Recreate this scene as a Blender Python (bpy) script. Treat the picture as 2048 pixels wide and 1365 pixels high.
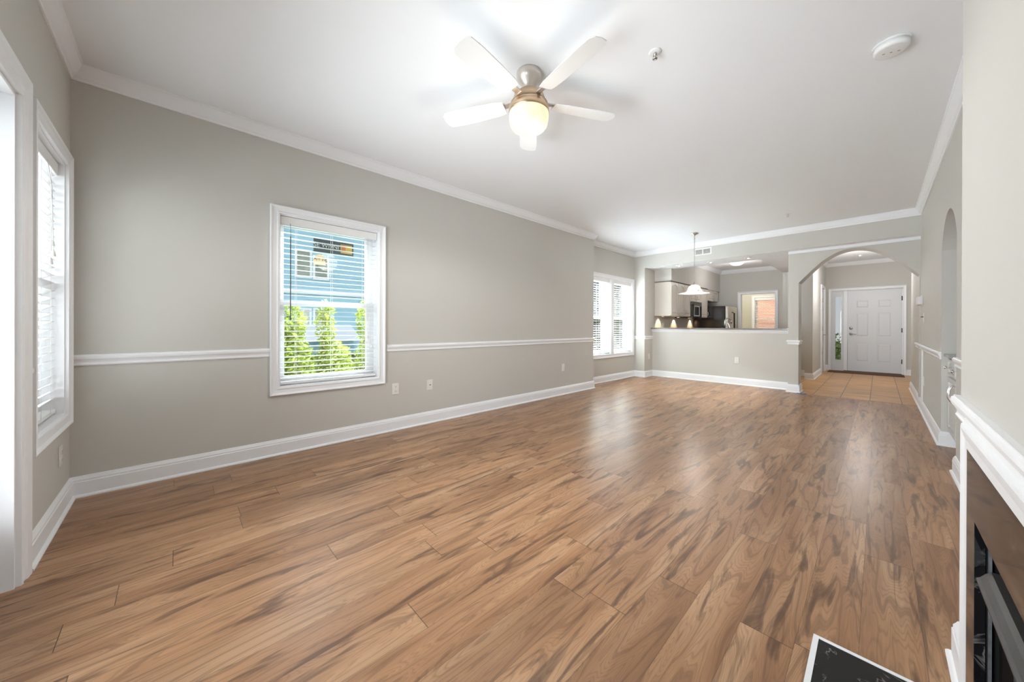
import bpy, bmesh, math, random
from mathutils import Vector, Matrix
random.seed(7)
PI = math.pi
for o in list(bpy.data.objects): bpy.data.objects.remove(o)
SC = bpy.context.scene
C = SC.collection

# ------------------------------------------------------------------ camera
YAW, PITCH, ROLL = math.radians(46.2362), math.radians(-0.0748), math.radians(0.1925)
F = Vector((-math.sin(YAW)*math.cos(PITCH), math.cos(YAW)*math.cos(PITCH), math.sin(PITCH)))
R0 = Vector((math.cos(YAW), math.sin(YAW), 0)); U0 = R0.cross(F)
RT = R0*math.cos(ROLL)+U0*math.sin(ROLL); UP = U0*math.cos(ROLL)-R0*math.sin(ROLL)
cam_d = bpy.data.cameras.new('camera'); cam = bpy.data.objects.new('camera', cam_d); C.objects.link(cam)
m = Matrix((RT, UP, -F)).transposed().to_4x4(); m.translation = Vector((0, 0, 1.08))
cam.matrix_world = m
cam_d.sensor_width = 36; cam_d.sensor_fit = 'HORIZONTAL'
cam_d.lens = 702.06/2048*36; cam_d.shift_y = -(682.5-654.29)/2048
cam_d.clip_start = 0.02; cam_d.clip_end = 200
SC.camera = cam

# ------------------------------------------------------------------ world, sun, daylight, exposure
w = bpy.data.worlds.new('sky'); SC.world = w; w.use_nodes = True
wn = w.node_tree.nodes; wl = w.node_tree.links; wn.clear()
bg = wn.new('ShaderNodeBackground'); wo = wn.new('ShaderNodeOutputWorld')
tc = wn.new('ShaderNodeTexCoord'); sx = wn.new('ShaderNodeSeparateXYZ'); cr = wn.new('ShaderNodeValToRGB')
wl.new(tc.outputs['Generated'], sx.inputs[0]); wl.new(sx.outputs['Z'], cr.inputs[0])
cr.color_ramp.elements[0].color = (.93, .96, 1, 1); cr.color_ramp.elements[1].color = (.42, .64, .95, 1)
wl.new(cr.outputs[0], bg.inputs[0]); bg.inputs[1].default_value = .235
wl.new(bg.outputs[0], wo.inputs[0])

def light(name, kind, loc, energy, color=(1, 1, 1), direction=None, **kw):
    d = bpy.data.lights.new(name, kind); d.energy = energy; d.color = color
    for k, v in kw.items(): setattr(d, k, v)
    o = bpy.data.objects.new(name, d); C.objects.link(o); o.location = loc
    if direction: o.rotation_euler = Vector(direction).to_track_quat('-Z', 'Y').to_euler()
    return o
light('sun', 'SUN', (10, -4, 14), .6, (1, .95, .86), (-.66, .16, -.74), angle=math.radians(.6))
# daylight entering through the patio doors and the front window (both overexposed in the photograph)
light('patio_daylight', 'AREA', (-1.50, -.80, 1.12), 31, (.89, .945, 1), (.05, 1, .13), shape='RECTANGLE', size=1.75, size_y=1.75, spread=math.radians(108))
light('front_window_daylight', 'AREA', (-3.0, -.86, 1.3), 17, (.89, .945, 1), (0, 1, 0), shape='RECTANGLE', size=.75, size_y=1.4)
# added area lights high outside the left-hand windows, standing in for bright sky
light('left_window_fill', 'AREA', (-8.6, 1.0, 6.6), 260, (.86, .93, 1), (5.1, 0, -5.1), shape='RECTANGLE', size=3.6, size_y=2.6, spread=math.radians(70))
light('double_window_fill', 'AREA', (-8.8, 6.3, 7.0), 6000, (.84, .92, 1), (5.1, 0, -5.5), shape='RECTANGLE', size=4.4, size_y=2.6, spread=math.radians(70))
SC.view_settings.view_transform = 'Standard'; SC.view_settings.look = 'None'
SC.view_settings.gamma = 1; SC.view_settings.use_curve_mapping = False
SC.view_settings.exposure = 1.38

# ------------------------------------------------------------------ materials
M = {}
def newmat(name):
    mt = bpy.data.materials.new(name); mt.use_nodes = True
    nt = mt.node_tree; b = nt.nodes['Principled BSDF']
    return mt, nt, b
def nd(nt, t, **kw):
    n = nt.nodes.new(t)
    for k, v in kw.items(): setattr(n, k, v)
    return n
def mathn(nt, op, a, b=None, c=None):
    n = nt.nodes.new('ShaderNodeMath'); n.operation = op
    for i, v in enumerate((a, b, c)):
        if v is None: continue
        if isinstance(v, (int, float)): n.inputs[i].default_value = v
        else: nt.links.new(v, n.inputs[i])
    return n.outputs[0]
def mixc(nt, fac, a, b, mode='MIX'):
    n = nt.nodes.new('ShaderNodeMix'); n.data_type = 'RGBA'; n.blend_type = mode
    for i, v in ((0, fac), (6, a), (7, b)):
        if isinstance(v, (int, float)): n.inputs[i].default_value = v
        elif isinstance(v, tuple): n.inputs[i].default_value = v+(1,) if len(v) == 3 else v
        else: nt.links.new(v, n.inputs[i])
    return n.outputs[2]
def ramp(nt, fac, stops):
    n = nt.nodes.new('ShaderNodeValToRGB'); e = n.color_ramp.elements
    while len(e) < len(stops): e.new(.5)
    for i, (p, c) in enumerate(stops):
        e[i].position = p; e[i].color = (c, c, c, 1) if isinstance(c, (int, float)) else c+(1,)
    nt.links.new(fac, n.inputs[0]); return n.outputs[0]
def combine(nt, x, y, z):
    n = nt.nodes.new('ShaderNodeCombineXYZ')
    for i, v in enumerate((x, y, z)):
        if isinstance(v, (int, float)): n.inputs[i].default_value = v
        else: nt.links.new(v, n.inputs[i])
    return n.outputs[0]
def noise(nt, vec, scale, detail=3, rough=.5, dist=0):
    n = nt.nodes.new('ShaderNodeTexNoise'); nt.links.new(vec, n.inputs['Vector'])
    n.inputs['Scale'].default_value = scale; n.inputs['Detail'].default_value = detail
    n.inputs['Roughness'].default_value = rough; n.inputs['Distortion'].default_value = dist
    return n.outputs[0]
def plain(name, col, rough=.5, metal=0, var=.03, nscale=6, spec=.5, bump=0, bscale=200, **kw):
    """painted / moulded surface with a faint procedural unevenness"""
    mt, nt, b = newmat(name)
    t = nd(nt, 'ShaderNodeTexCoord')
    f = noise(nt, t.outputs['Object'], nscale, 3)
    c = mixc(nt, f, tuple(x*(1-var) for x in col), tuple(min(1, x*(1+var)) for x in col))
    nt.links.new(c, b.inputs['Base Color'])
    b.inputs['Roughness'].default_value = rough; b.inputs['Metallic'].default_value = metal
    b.inputs['Specular IOR Level'].default_value = spec
    if bump:
        bn = nd(nt, 'ShaderNodeBump'); bn.inputs['Strength'].default_value = bump; bn.inputs['Distance'].default_value = .002
        nt.links.new(noise(nt, t.outputs['Object'], bscale, 2), bn.inputs['Height']); nt.links.new(bn.outputs[0], b.inputs['Normal'])
    for k, v in kw.items(): b.inputs[k].default_value = v
    M[name] = mt; return mt
plain('wall', (.60, .585, .545), .75, var=.012, nscale=1.5, spec=.3, bump=.06, bscale=350)
plain('ceiling', (.88, .895, .92), .9, var=.008, nscale=2, spec=.2)
plain('trim', (.88, .89, .91), .38, var=.006)
plain('door_paint', (.74, .75, .77), .42, var=.01)
plain('cabinet_paint', (.66, .61, .54), .4, var=.01)
plain('niche_cabinet_paint', (.66, .66, .65), .4, var=.01)
plain('plate', (.80, .79, .75), .35, var=.004)
plain('slot', (.05, .05, .05), .5)
plain('blind', (.86, .86, .855), .45, var=.004)
plain('cord', (.75, .74, .72), .8)
plain('wand', (.035, .05, .045), .35)
plain('vinyl', (.84, .85, .86), .3, var=.004)
plain('nickel', (.55, .53, .50), .28, 1, var=.03, nscale=30)
plain('chrome', (.75, .75, .75), .12, 1, var=.01)
plain('dark_metal', (.10, .10, .10), .4, .6, var=.1)
plain('brass', (.62, .46, .31), .30, 1, var=.04, nscale=14)
plain('canopy_metal', (.66, .60, .55), .35, .7, var=.03)
plain('fan_blade', (.80, .80, .80), .5, var=.01)
plain('appliance_black', (.012, .009, .008), .18, var=.2)
plain('appliance_steel', (.62, .60, .55), .32, .7, var=.02)
plain('shell', (.5, .5, .48), .8)
plain('white_plastic', (.80, .80, .80), .4, var=.004)
plain('granite', (.20, .195, .19), .15, var=.5, nscale=150)
plain('niche_granite', (.16, .15, .14), .12, var=.5, nscale=120)
plain('doormat', (.115, .055, .03), .9, var=.3, nscale=60)
plain('tape', (.16, .24, .42), .7)
plain('galvanised', (.20, .21, .22), .5, .5, var=.5, nscale=60)
plain('hood_metal', (.052, .051, .05), .42, .3, var=.06, nscale=20)
plain('firebox', (.006, .006, .006), .9)
plain('grass', (.10, .16, .03), .95, var=.5, nscale=4)
plain('bark', (.16, .12, .09), .9, var=.3, nscale=20)
plain('roofing', (.22, .20, .19), .9, var=.2, nscale=10)
plain('house_window_glass', (.20, .23, .21), .25, var=.35, nscale=2)
plain('house_trim', (.72, .76, .84), .6)
plain('sticker_tan', (.70, .56, .32), .6, var=.12, nscale=60)
plain('ink', (.03, .02, .02), .6)
plain('sticker_dark', (.045, .07, .075), .5, var=.6, nscale=120)
plain('sticker_letter', (.50, .56, .55), .5)
plain('sticker_yellow', (.42, .30, .05), .5, var=.4, nscale=150)
plain('sticker_red', (.45, .12, .05), .5, var=.3, nscale=150)
plain('leaf_yellow_green', (.21, .27, .035), .55, var=.5, nscale=5, **{'Subsurface Weight': 0})
plain('leaf_green', (.10, .17, .03), .6, var=.5, nscale=4)
plain('leaf_dark', (.05, .06, .03), .7, var=.5, nscale=3)
for nme in ('leaf_yellow_green', 'leaf_green'):
    mt = M[nme]; nt = mt.node_tree; b = nt.nodes['Principled BSDF']; out = [n for n in nt.nodes if n.type == 'OUTPUT_MATERIAL'][0]
    tr = nd(nt, 'ShaderNodeBsdfTranslucent'); src = b.inputs['Base Color'].links[0].from_socket; nt.links.new(src, tr.inputs[0])
    mx = nd(nt, 'ShaderNodeMixShader'); mx.inputs[0].default_value = .4
    nt.links.new(b.outputs[0], mx.inputs[1]); nt.links.new(tr.outputs[0], mx.inputs[2]); nt.links.new(mx.outputs[0], out.inputs[0])

def wood_floor():
    mt, nt, b = newmat('hickory_planks'); L = nt.links
    t = nd(nt, 'ShaderNodeTexCoord'); s = nd(nt, 'ShaderNodeSeparateXYZ'); L.new(t.outputs['Object'], s.inputs[0])
    X, Y = s.outputs[0], s.outputs[1]
    u = mathn(nt, 'DIVIDE', mathn(nt, 'ADD', X, 1.570), .1528)
    iu = mathn(nt, 'FLOOR', u); fu = mathn(nt, 'FRACT', u)
    wn1 = nd(nt, 'ShaderNodeTexWhiteNoise', noise_dimensions='1D'); L.new(iu, wn1.inputs['W'])
    v = mathn(nt, 'ADD', mathn(nt, 'DIVIDE', Y, 1.21), mathn(nt, 'MULTIPLY', wn1.outputs['Value'], 7.3))
    iv = mathn(nt, 'FLOOR', v); fv = mathn(nt, 'FRACT', v)
    wn2 = nd(nt, 'ShaderNodeTexWhiteNoise', noise_dimensions='2D'); L.new(combine(nt, iu, iv, 0), wn2.inputs['Vector'])
    sc = nd(nt, 'ShaderNodeSeparateColor'); L.new(wn2.outputs['Color'], sc.inputs[0])
    r1, r2, r3 = sc.outputs
    offx = mathn(nt, 'MULTIPLY', r1, 37.0); offy = mathn(nt, 'MULTIPLY', r2, 53.0); offz = mathn(nt, 'MULTIPLY', r3, 29.0)
    # swirling figure: contour bands of a stretched noise
    g = combine(nt, mathn(nt, 'ADD', mathn(nt, 'MULTIPLY', X, 8.5), offx), mathn(nt, 'ADD', mathn(nt, 'MULTIPLY', Y, .85), offy), offz)
    n1 = noise(nt, g, 1.0, 3.0, .40, .35)
    band = mathn(nt, 'FRACT', mathn(nt, 'MULTIPLY', n1, 9.0))
    bandc = ramp(nt, band, [(0, .0), (.06, .45), (.22, 1), (.85, .85), (.96, .2), (1, .0)])
    n1f = mathn(nt, 'FRACT', mathn(nt, 'MULTIPLY', n1, 62.0))
    fine = ramp(nt, n1f, [(0, .2), (.22, 1), (.7, .9), (.9, .45), (1, .2)])
    # dark heartwood streaks / knots
    g2 = combine(nt, mathn(nt, 'ADD', mathn(nt, 'MULTIPLY', X, 17.0), offy), mathn(nt, 'ADD', mathn(nt, 'MULTIPLY', Y, 1.9), offx), offz)
    n2 = noise(nt, g2, 1.0, 3.0, .55, .9)
    streak = ramp(nt, n2, [(0, 0), (.56, 0), (.62, .7), (.68, 1)])
    # fibres
    g3 = combine(nt, mathn(nt, 'MULTIPLY', X, 170.0), mathn(nt, 'MULTIPLY', Y, 7.0), offz)
    n3 = noise(nt, g3, 1.0, 3.0, .6)
    # broad tone inside the plank
    n4 = noise(nt, combine(nt, mathn(nt, 'MULTIPLY', X, 9.0), mathn(nt, 'ADD', mathn(nt, 'MULTIPLY', Y, .9), offx), offy), 1.0, 2.0, .5, .2)
    base = ramp(nt, n4, [(.25, (.27, .137, .069)), (.5, (.38, .208, .109)), (.75, (.50, .308, .178))])
    base = mixc(nt, mathn(nt, 'MULTIPLY', mathn(nt, 'SUBTRACT', 1.0, bandc), .52), base, (.125, .062, .032))
    base = mixc(nt, mathn(nt, 'MULTIPLY', mathn(nt, 'SUBTRACT', 1.0, fine), .52), base, (.17, .092, .05))
    base = mixc(nt, mathn(nt, 'MULTIPLY', streak, .76), base, (.085, .045, .028))
    tone = mathn(nt, 'ADD', .93, mathn(nt, 'MULTIPLY', r3, .22))
    tn = combine(nt, tone, tone, tone)
    base = mixc(nt, 1.0, base, tn, 'MULTIPLY')
    fb = mathn(nt, 'ADD', .80, mathn(nt, 'MULTIPLY', n3, .40)); base = mixc(nt, 1.0, base, combine(nt, fb, fb, fb), 'MULTIPLY')
    # seams
    eu = mathn(nt, 'MINIMUM', fu, mathn(nt, 'SUBTRACT', 1.0, fu)); ev = mathn(nt, 'MINIMUM', fv, mathn(nt, 'SUBTRACT', 1.0, fv))
    su = mathn(nt, 'LESS_THAN', eu, .0065); sv = mathn(nt, 'LESS_THAN', ev, .0011)
    seam = mathn(nt, 'MAXIMUM', mathn(nt, 'MULTIPLY', su, .45), mathn(nt, 'MULTIPLY', sv, .8))
    base = mixc(nt, seam, base, (.05, .03, .02))
    L.new(base, b.inputs['Base Color'])
    rg = mathn(nt, 'ADD', .27, mathn(nt, 'MULTIPLY', n3, .10)); L.new(rg, b.inputs['Roughness'])
    b.inputs['Specular IOR Level'].default_value = .33
    bn = nd(nt, 'ShaderNodeBump'); bn.inputs['Strength'].default_value = .22; bn.inputs['Distance'].default_value = .0012
    L.new(mathn(nt, 'SUBTRACT', n3, mathn(nt, 'MULTIPLY', seam, 2.0)), bn.inputs['Height']); L.new(bn.outputs[0], b.inputs['Normal'])
    M['wood'] = mt
wood_floor()

def tile_floor():
    mt, nt, b = newmat('terracotta_tiles'); L = nt.links
    t = nd(nt, 'ShaderNodeTexCoord'); s = nd(nt, 'ShaderNodeSeparateXYZ'); L.new(t.outputs['Object'], s.inputs[0])
    u = mathn(nt, 'DIVIDE', mathn(nt, 'ADD', s.outputs[0], 2.005), .320); v = mathn(nt, 'DIVIDE', mathn(nt, 'SUBTRACT', s.outputs[1], 7.405), .62)
    fu, fv = mathn(nt, 'FRACT', u), mathn(nt, 'FRACT', v)
    wn2 = nd(nt, 'ShaderNodeTexWhiteNoise', noise_dimensions='2D'); L.new(combine(nt, mathn(nt, 'FLOOR', u), mathn(nt, 'FLOOR', v), 0), wn2.inputs['Vector'])
    n1 = noise(nt, combine(nt, mathn(nt, 'MULTIPLY', s.outputs[0], 1.6), mathn(nt, 'MULTIPLY', s.outputs[1], 5), 0), 2, 3)
    col = ramp(nt, n1, [(.3, (.47, .235, .075)), (.7, (.68, .39, .16))])
    tone = mathn(nt, 'ADD', .88, mathn(nt, 'MULTIPLY', wn2.outputs['Value'], .22)); col = mixc(nt, 1.0, col, combine(nt, tone, tone, tone), 'MULTIPLY')
    e1 = mathn(nt, 'MINIMUM', fu, mathn(nt, 'SUBTRACT', 1.0, fu)); e2 = mathn(nt, 'MINIMUM', fv, mathn(nt, 'SUBTRACT', 1.0, fv))
    gm = mathn(nt, 'MAXIMUM', mathn(nt, 'LESS_THAN', e1, .014), mathn(nt, 'LESS_THAN', e2, .007))
    L.new(mixc(nt, gm, col, (.14, .075, .04)), b.inputs['Base Color']); b.inputs['Roughness'].default_value = .35
    M['tile'] = mt
tile_floor()

def marble():
    mt, nt, b = newmat('black_marble'); L = nt.links
    t = nd(nt, 'ShaderNodeTexCoord')
    n1 = noise(nt, t.outputs['Object'], 5, 5, .6, .8)
    vein = ramp(nt, n1, [(.485, 0), (.5, 1), (.508, 0)])
    n2 = noise(nt, t.outputs['Object'], 14, 3, .5, .4)
    fac = mathn(nt, 'MULTIPLY', vein, ramp(nt, n2, [(.5, 0), (.7, .55)]))
    L.new(mixc(nt, fac, (.008, .008, .009), (.45, .42, .38)), b.inputs['Base Color'])
    b.inputs['Roughness'].default_value = .05; b.inputs['IOR'].default_value = 1.5; b.inputs['Specular IOR Level'].default_value = .4
    M['marble'] = mt
marble()

def siding():
    mt, nt, b = newmat('blue_lap_siding'); L = nt.links
    t = nd(nt, 'ShaderNodeTexCoord'); s = nd(nt, 'ShaderNodeSeparateXYZ'); L.new(t.outputs['Object'], s.inputs[0])
    f = mathn(nt, 'FRACT', mathn(nt, 'DIVIDE', s.outputs[2], .17))
    L.new(mixc(nt, noise(nt, t.outputs['Object'], 1.2, 3), (.24, .42, .56), (.29, .48, .62)), b.inputs['Base Color'])
    bn = nd(nt, 'ShaderNodeBump'); bn.inputs['Strength'].default_value = .9; bn.inputs['Distance'].default_value = .02; bn.invert = True
    L.new(f, bn.inputs['Height']); L.new(bn.outputs[0], b.inputs['Normal']); b.inputs['Roughness'].default_value = .7
    M['siding'] = mt
siding()
def brick():
    mt, nt, b = newmat('red_brick'); L = nt.links
    t = nd(nt, 'ShaderNodeTexCoord'); s = nd(nt, 'ShaderNodeSeparateXYZ'); L.new(t.outputs['Object'], s.inputs[0])
    br = nd(nt, 'ShaderNodeTexBrick'); L.new(combine(nt, s.outputs[0], s.outputs[2], 0), br.inputs['Vector'])
    br.inputs['Scale'].default_value = 4.5
    br.inputs['Color1'].default_value = (.72, .27, .16, 1); br.inputs['Color2'].default_value = (.60, .20, .12, 1); br.inputs['Mortar'].default_value = (.65, .5, .42, 1)
    L.new(br.outputs[0], b.inputs['Base Color']); b.inputs['Roughness'].default_value = .9
    M['brick'] = mt
brick()
def glass(name, fac=.08, tint=(1, 1, 1)):
    mt, nt, b = newmat(name); L = nt.links; out = [n for n in nt.nodes if n.type == 'OUTPUT_MATERIAL'][0]; nt.nodes.remove(b)
    tr = nd(nt, 'ShaderNodeBsdfTransparent'); tr.inputs[0].default_value = tint+(1,)
    gl = nd(nt, 'ShaderNodeBsdfGlossy'); gl.inputs['Roughness'].default_value = .02
    fr = nd(nt, 'ShaderNodeFresnel'); fr.inputs[0].default_value = 1.45
    mx = nd(nt, 'ShaderNodeMixShader'); L.new(mathn(nt, 'MULTIPLY', fr.outputs[0], .8), mx.inputs[0])
    L.new(tr.outputs[0], mx.inputs[1]); L.new(gl.outputs[0], mx.inputs[2]); L.new(mx.outputs[0], out.inputs[0]); M[name] = mt
glass('glass', tint=(.97, .985, .98))
glass('firebox_glass', tint=(.35, .35, .36))
def emit(name, col, strength, col2=None, scale=9):
    mt, nt, b = newmat(name); L = nt.links
    t = nd(nt, 'ShaderNodeTexCoord'); n = noise(nt, t.outputs['Object'], scale, 1)
    c = mixc(nt, ramp(nt, n, [(.35, 0), (.65, 1)]), col, col2 or col)
    b.inputs['Base Color'].default_value = (.22, .22, .21, 1); b.inputs['Roughness'].default_value = .3
    L.new(c, b.inputs['Emission Color']); b.inputs['Emission Strength'].default_value = strength; M[name] = mt
emit('lit_globe', (1, .88, .62), .40, (1, .70, .40))
emit('lit_dome', (1, .93, .80), .7)
emit('lit_bulb', (1, .95, .85), 2.5)
emit('lit_pendant', (1, .86, .62), .5)
def shade_glass():
    mt, nt, b = newmat('pendant_glass'); L = nt.links; out = [n for n in nt.nodes if n.type == 'OUTPUT_MATERIAL'][0]
    tr = nd(nt, 'ShaderNodeBsdfTransparent'); mx = nd(nt, 'ShaderNodeMixShader'); mx.inputs[0].default_value = .5
    b.inputs['Base Color'].default_value = (.42, .42, .43, 1); b.inputs['Roughness'].default_value = .15
    L.new(b.outputs[0], mx.inputs[1]); L.new(tr.outputs[0], mx.inputs[2]); L.new(mx.outputs[0], out.inputs[0]); M['shade_glass'] = mt
shade_glass()

# ------------------------------------------------------------------ mesh helpers
class MB:
    """collects shapes in world coordinates; build() links them as ONE mesh object"""
    def __init__(self, f=None): self.v = []; self.f = []; self.s = []; self.map = f or (lambda u, w, z: (u, w, z))
    def add(self, vs, fs, smooth=False):
        n = len(self.v); self.v += [self.map(*p) for p in vs]
        for q in fs: self.f.append([n+i for i in q]); self.s.append(smooth)
        return self
    def box(self, a, b, c, d, e, f):
        vs = [(x, y, z) for x in (a, b) for y in (c, d) for z in (e, f)]
        return self.add(vs, [(0, 1, 3, 2), (4, 6, 7, 5), (0, 4, 5, 1), (2, 3, 7, 6), (0, 2, 6, 4), (1, 5, 7, 3)])
    def slab(self, outer, inner, w0, w1):
        """frustum from polygon outer (u,z) at w0 to polygon inner at w1"""
        n = len(outer); vs = [(p[0], w0, p[1]) for p in outer]+[(p[0], w1, p[1]) for p in inner]
        fs = [(i, (i+1) % n, n+(i+1) % n, n+i) for i in range(n)]+[tuple(range(n, 2*n)), tuple(range(n))[::-1]]
        return self.add(vs, fs)
    def grid(self, us, zs, w0, w1, holes):
        """slab in the u-z plane with rectangular holes (u0,u1,z0,z1)"""
        us = sorted(set([round(x, 5) for x in us]+[round(h[i], 5) for h in holes for i in (0, 1)])); zs = sorted(set([round(x, 5) for x in zs]+[round(h[i], 5) for h in holes for i in (2, 3)]))
        lo, hi = us[0], us[-1]; zl, zh = zs[0], zs[-1]
        def solid(i, j):
            if i < 0 or j < 0 or i >= len(us)-1 or j >= len(zs)-1: return False
            cu, cz = (us[i]+us[i+1])/2, (zs[j]+zs[j+1])/2
            return not any(h[0] < cu < h[1] and h[2] < cz < h[3] for h in holes)
        for i in range(len(us)-1):
            for j in range(len(zs)-1):
                if not solid(i, j): continue
                a, b, c, d = us[i], us[i+1], zs[j], zs[j+1]
                self.add([(a, w0, c), (b, w0, c), (b, w0, d), (a, w0, d), (a, w1, c), (b, w1, c), (b, w1, d), (a, w1, d)],
                    [(0, 1, 2, 3), (7, 6, 5, 4)]+([(0, 3, 7, 4)] if not solid(i-1, j) else [])+([(1, 5, 6, 2)] if not solid(i+1, j) else [])
                    + ([(0, 4, 5, 1)] if not solid(i, j-1) else [])+([(3, 2, 6, 7)] if not solid(i, j+1) else []))
        return self
    def lathe(self, prof, c, seg=32, axis='z', smooth=True, cap=True):
        vs = []; fs = []; n = len(prof)
        for k in range(seg):
            a = 2*PI*k/seg; ca, sa = math.cos(a), math.sin(a)
            for r, h in prof:
                if axis == 'z': vs.append((c[0]+r*ca, c[1]+r*sa, c[2]+h))
                elif axis == 'x': vs.append((c[0]+h, c[1]+r*ca, c[2]+r*sa))
                else: vs.append((c[0]+r*ca, c[1]+h, c[2]+r*sa))
        for k in range(seg):
            k2 = (k+1) % seg
            for i in range(n-1): fs.append((k*n+i, k2*n+i, k2*n+i+1, k*n+i+1))
        self.add(vs, fs, smooth)
        if cap:
            b = len(self.v)-len(vs)
            for i in (0, n-1):
                if prof[i][0] > 1e-6: self.f.append([b+k*n+i for k in range(seg)]); self.s.append(False)
        return self
    def tube(self, pts, r, seg=8, closed=False):
        pts = [Vector(p) for p in pts]; vs = []; n = len(pts); prev = None
        for i, p in enumerate(pts):
            if closed: t = pts[(i+1) % n]-pts[i-1]
            else: t = pts[min(i+1, n-1)]-pts[max(i-1, 0)]
            t.normalize()
            if prev is None: a = Vector((0, 0, 1)) if abs(t.z) < .9 else Vector((1, 0, 0)); x = t.cross(a).normalized()
            else: x = (prev-t*prev.dot(t)).normalized()
            prev = x; y = t.cross(x); rr = r[i] if isinstance(r, (list, tuple)) else r
            for k in range(seg): q = p+(x*math.cos(2*PI*k/seg)+y*math.sin(2*PI*k/seg))*rr; vs.append(tuple(q))
        fs = []
        for i in range(n if closed else n-1):
            j = (i+1) % n
            for k in range(seg): fs.append((i*seg+k, i*seg+(k+1) % seg, j*seg+(k+1) % seg, j*seg+k))
        if not closed: fs += [tuple(range(seg))[::-1], tuple((n-1)*seg+k for k in range(seg))]
        return self.add(vs, fs, True)
    def sweep(self, prof, path, closed=False):
        """profile (d out of the wall, z) along a floor path whose room side is on the right, mitred at the corners"""
        n = len(path); mv = []
        def nrm(a, b): d = Vector((b[0]-a[0], b[1]-a[1])).normalized(); return Vector((d.y, -d.x))
        for i in range(n):
            if closed: na, nb = nrm(path[i-1], path[i]), nrm(path[i], path[(i+1) % n])
            else:
                na = nrm(path[i-1], path[i]) if i > 0 else nrm(path[0], path[1])
                nb = nrm(path[i], path[i+1]) if i < n-1 else na
            mm = na+nb; mm = mm/(mm.dot(na)) if mm.dot(na) > 1e-6 else na; mv.append(mm)
        k = len(prof); vs = [(path[i][0]+mv[i].x*d, path[i][1]+mv[i].y*d, z) for i in range(n) for d, z in prof]; fs = []
        for i in range(n if closed else n-1):
            j = (i+1) % n
            for a in range(k): b = (a+1) % k; fs.append((i*k+a, j*k+a, j*k+b, i*k+b))
        if not closed: fs += [tuple(range(k)), tuple((n-1)*k+a for a in range(k))[::-1]]
        return self.add(vs, fs)
    def build(self, name, mat, parent=None, bevel=0, origin=None, label=None):
        off = Vector((0, 0, 0)); p = parent
        while p: off += p.location; p = p.parent
        org = Vector(origin) if origin else Vector((0, 0, 0))
        me = bpy.data.meshes.new(name); me.from_pydata([tuple(Vector(v)-off-org) for v in self.v], [], self.f)
        me.update()
        for pl, s in zip(me.polygons, self.s): pl.use_smooth = s
        bm = bmesh.new(); bm.from_mesh(me); bmesh.ops.recalc_face_normals(bm, faces=bm.faces); bm.to_mesh(me); bm.free()
        me.materials.append(M[mat]); o = bpy.data.objects.new(name, me); C.objects.link(o); o.location = org
        if parent: o.parent = parent
        if bevel:
            b = o.modifiers.new('bevel', 'BEVEL'); b.width = bevel; b.segments = 2; b.limit_method = 'ANGLE'; b.angle_limit = math.radians(40)
        if label: o['label'] = label
        return o
def tag(o, label, cat, group=None, kind=None):
    o['label'] = label; o['category'] = cat
    if group: o['group'] = group
    if kind: o['kind'] = kind
    return o
def thing(name, label, cat, loc, group=None, kind=None):
    o = bpy.data.objects.new(name, None); C.objects.link(o); o.location = loc; o.empty_display_size = .1
    return tag(o, label, cat, group, kind)
def struct(name, mb, mat, label, cat, bevel=0, parent=None):
    o = mb.build(name, mat, parent, bevel)
    if not parent: tag(o, label, cat, None, 'structure')
    return o
def root(name, label, cat, loc=(0, 0, 0)):
    return thing(name, label, cat, loc, None, 'structure')
def copy_tree(o, loc, label):
    c = o.copy(); C.objects.link(c); c.location = loc; c['label'] = label
    def rec(src, dst):
        for ch in list(src.children):
            d = ch.copy(); C.objects.link(d); d.parent = dst; rec(ch, d)
    rec(o, c); return c
def text_mesh(txt, size, name, mat, parent, origin, ux, uz, mirror=False, shear=0):
    cu = bpy.data.curves.new('lettering', 'FONT'); cu.body = txt; cu.size = size; cu.align_x = 'CENTER'; cu.align_y = 'CENTER'; cu.shear = shear; cu.extrude = .0004
    tmp = bpy.data.objects.new('lettering', cu); C.objects.link(tmp)
    me = bpy.data.meshes.new_from_object(tmp.evaluated_get(bpy.context.evaluated_depsgraph_get())) if False else tmp.to_mesh().copy()
    bpy.data.objects.remove(tmp)
    mb = MB(); ux = Vector(ux); uz = Vector(uz); nn = ux.cross(uz); og = Vector(origin)
    mb.add([tuple(og+ux*(v.co.x*(-1 if mirror else 1))+uz*v.co.y+nn*v.co.z) for v in me.vertices], [list(p.vertices) for p in me.polygons])
    return mb.build(name, mat, parent)

# ------------------------------------------------------------------ dimensions
YF, XL, XREC, XR = -.475, -3.47, -3.71, .40
YS, YU, YH, YP, YB2 = 5.31, 7.26, 7.63, 7.42, 7.73      # wall step, beam face, half wall, arch face, arch back
ZC, ZB = 2.70, 2.345
XB, YBR = .185, 1.83                                     # chimney breast

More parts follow.
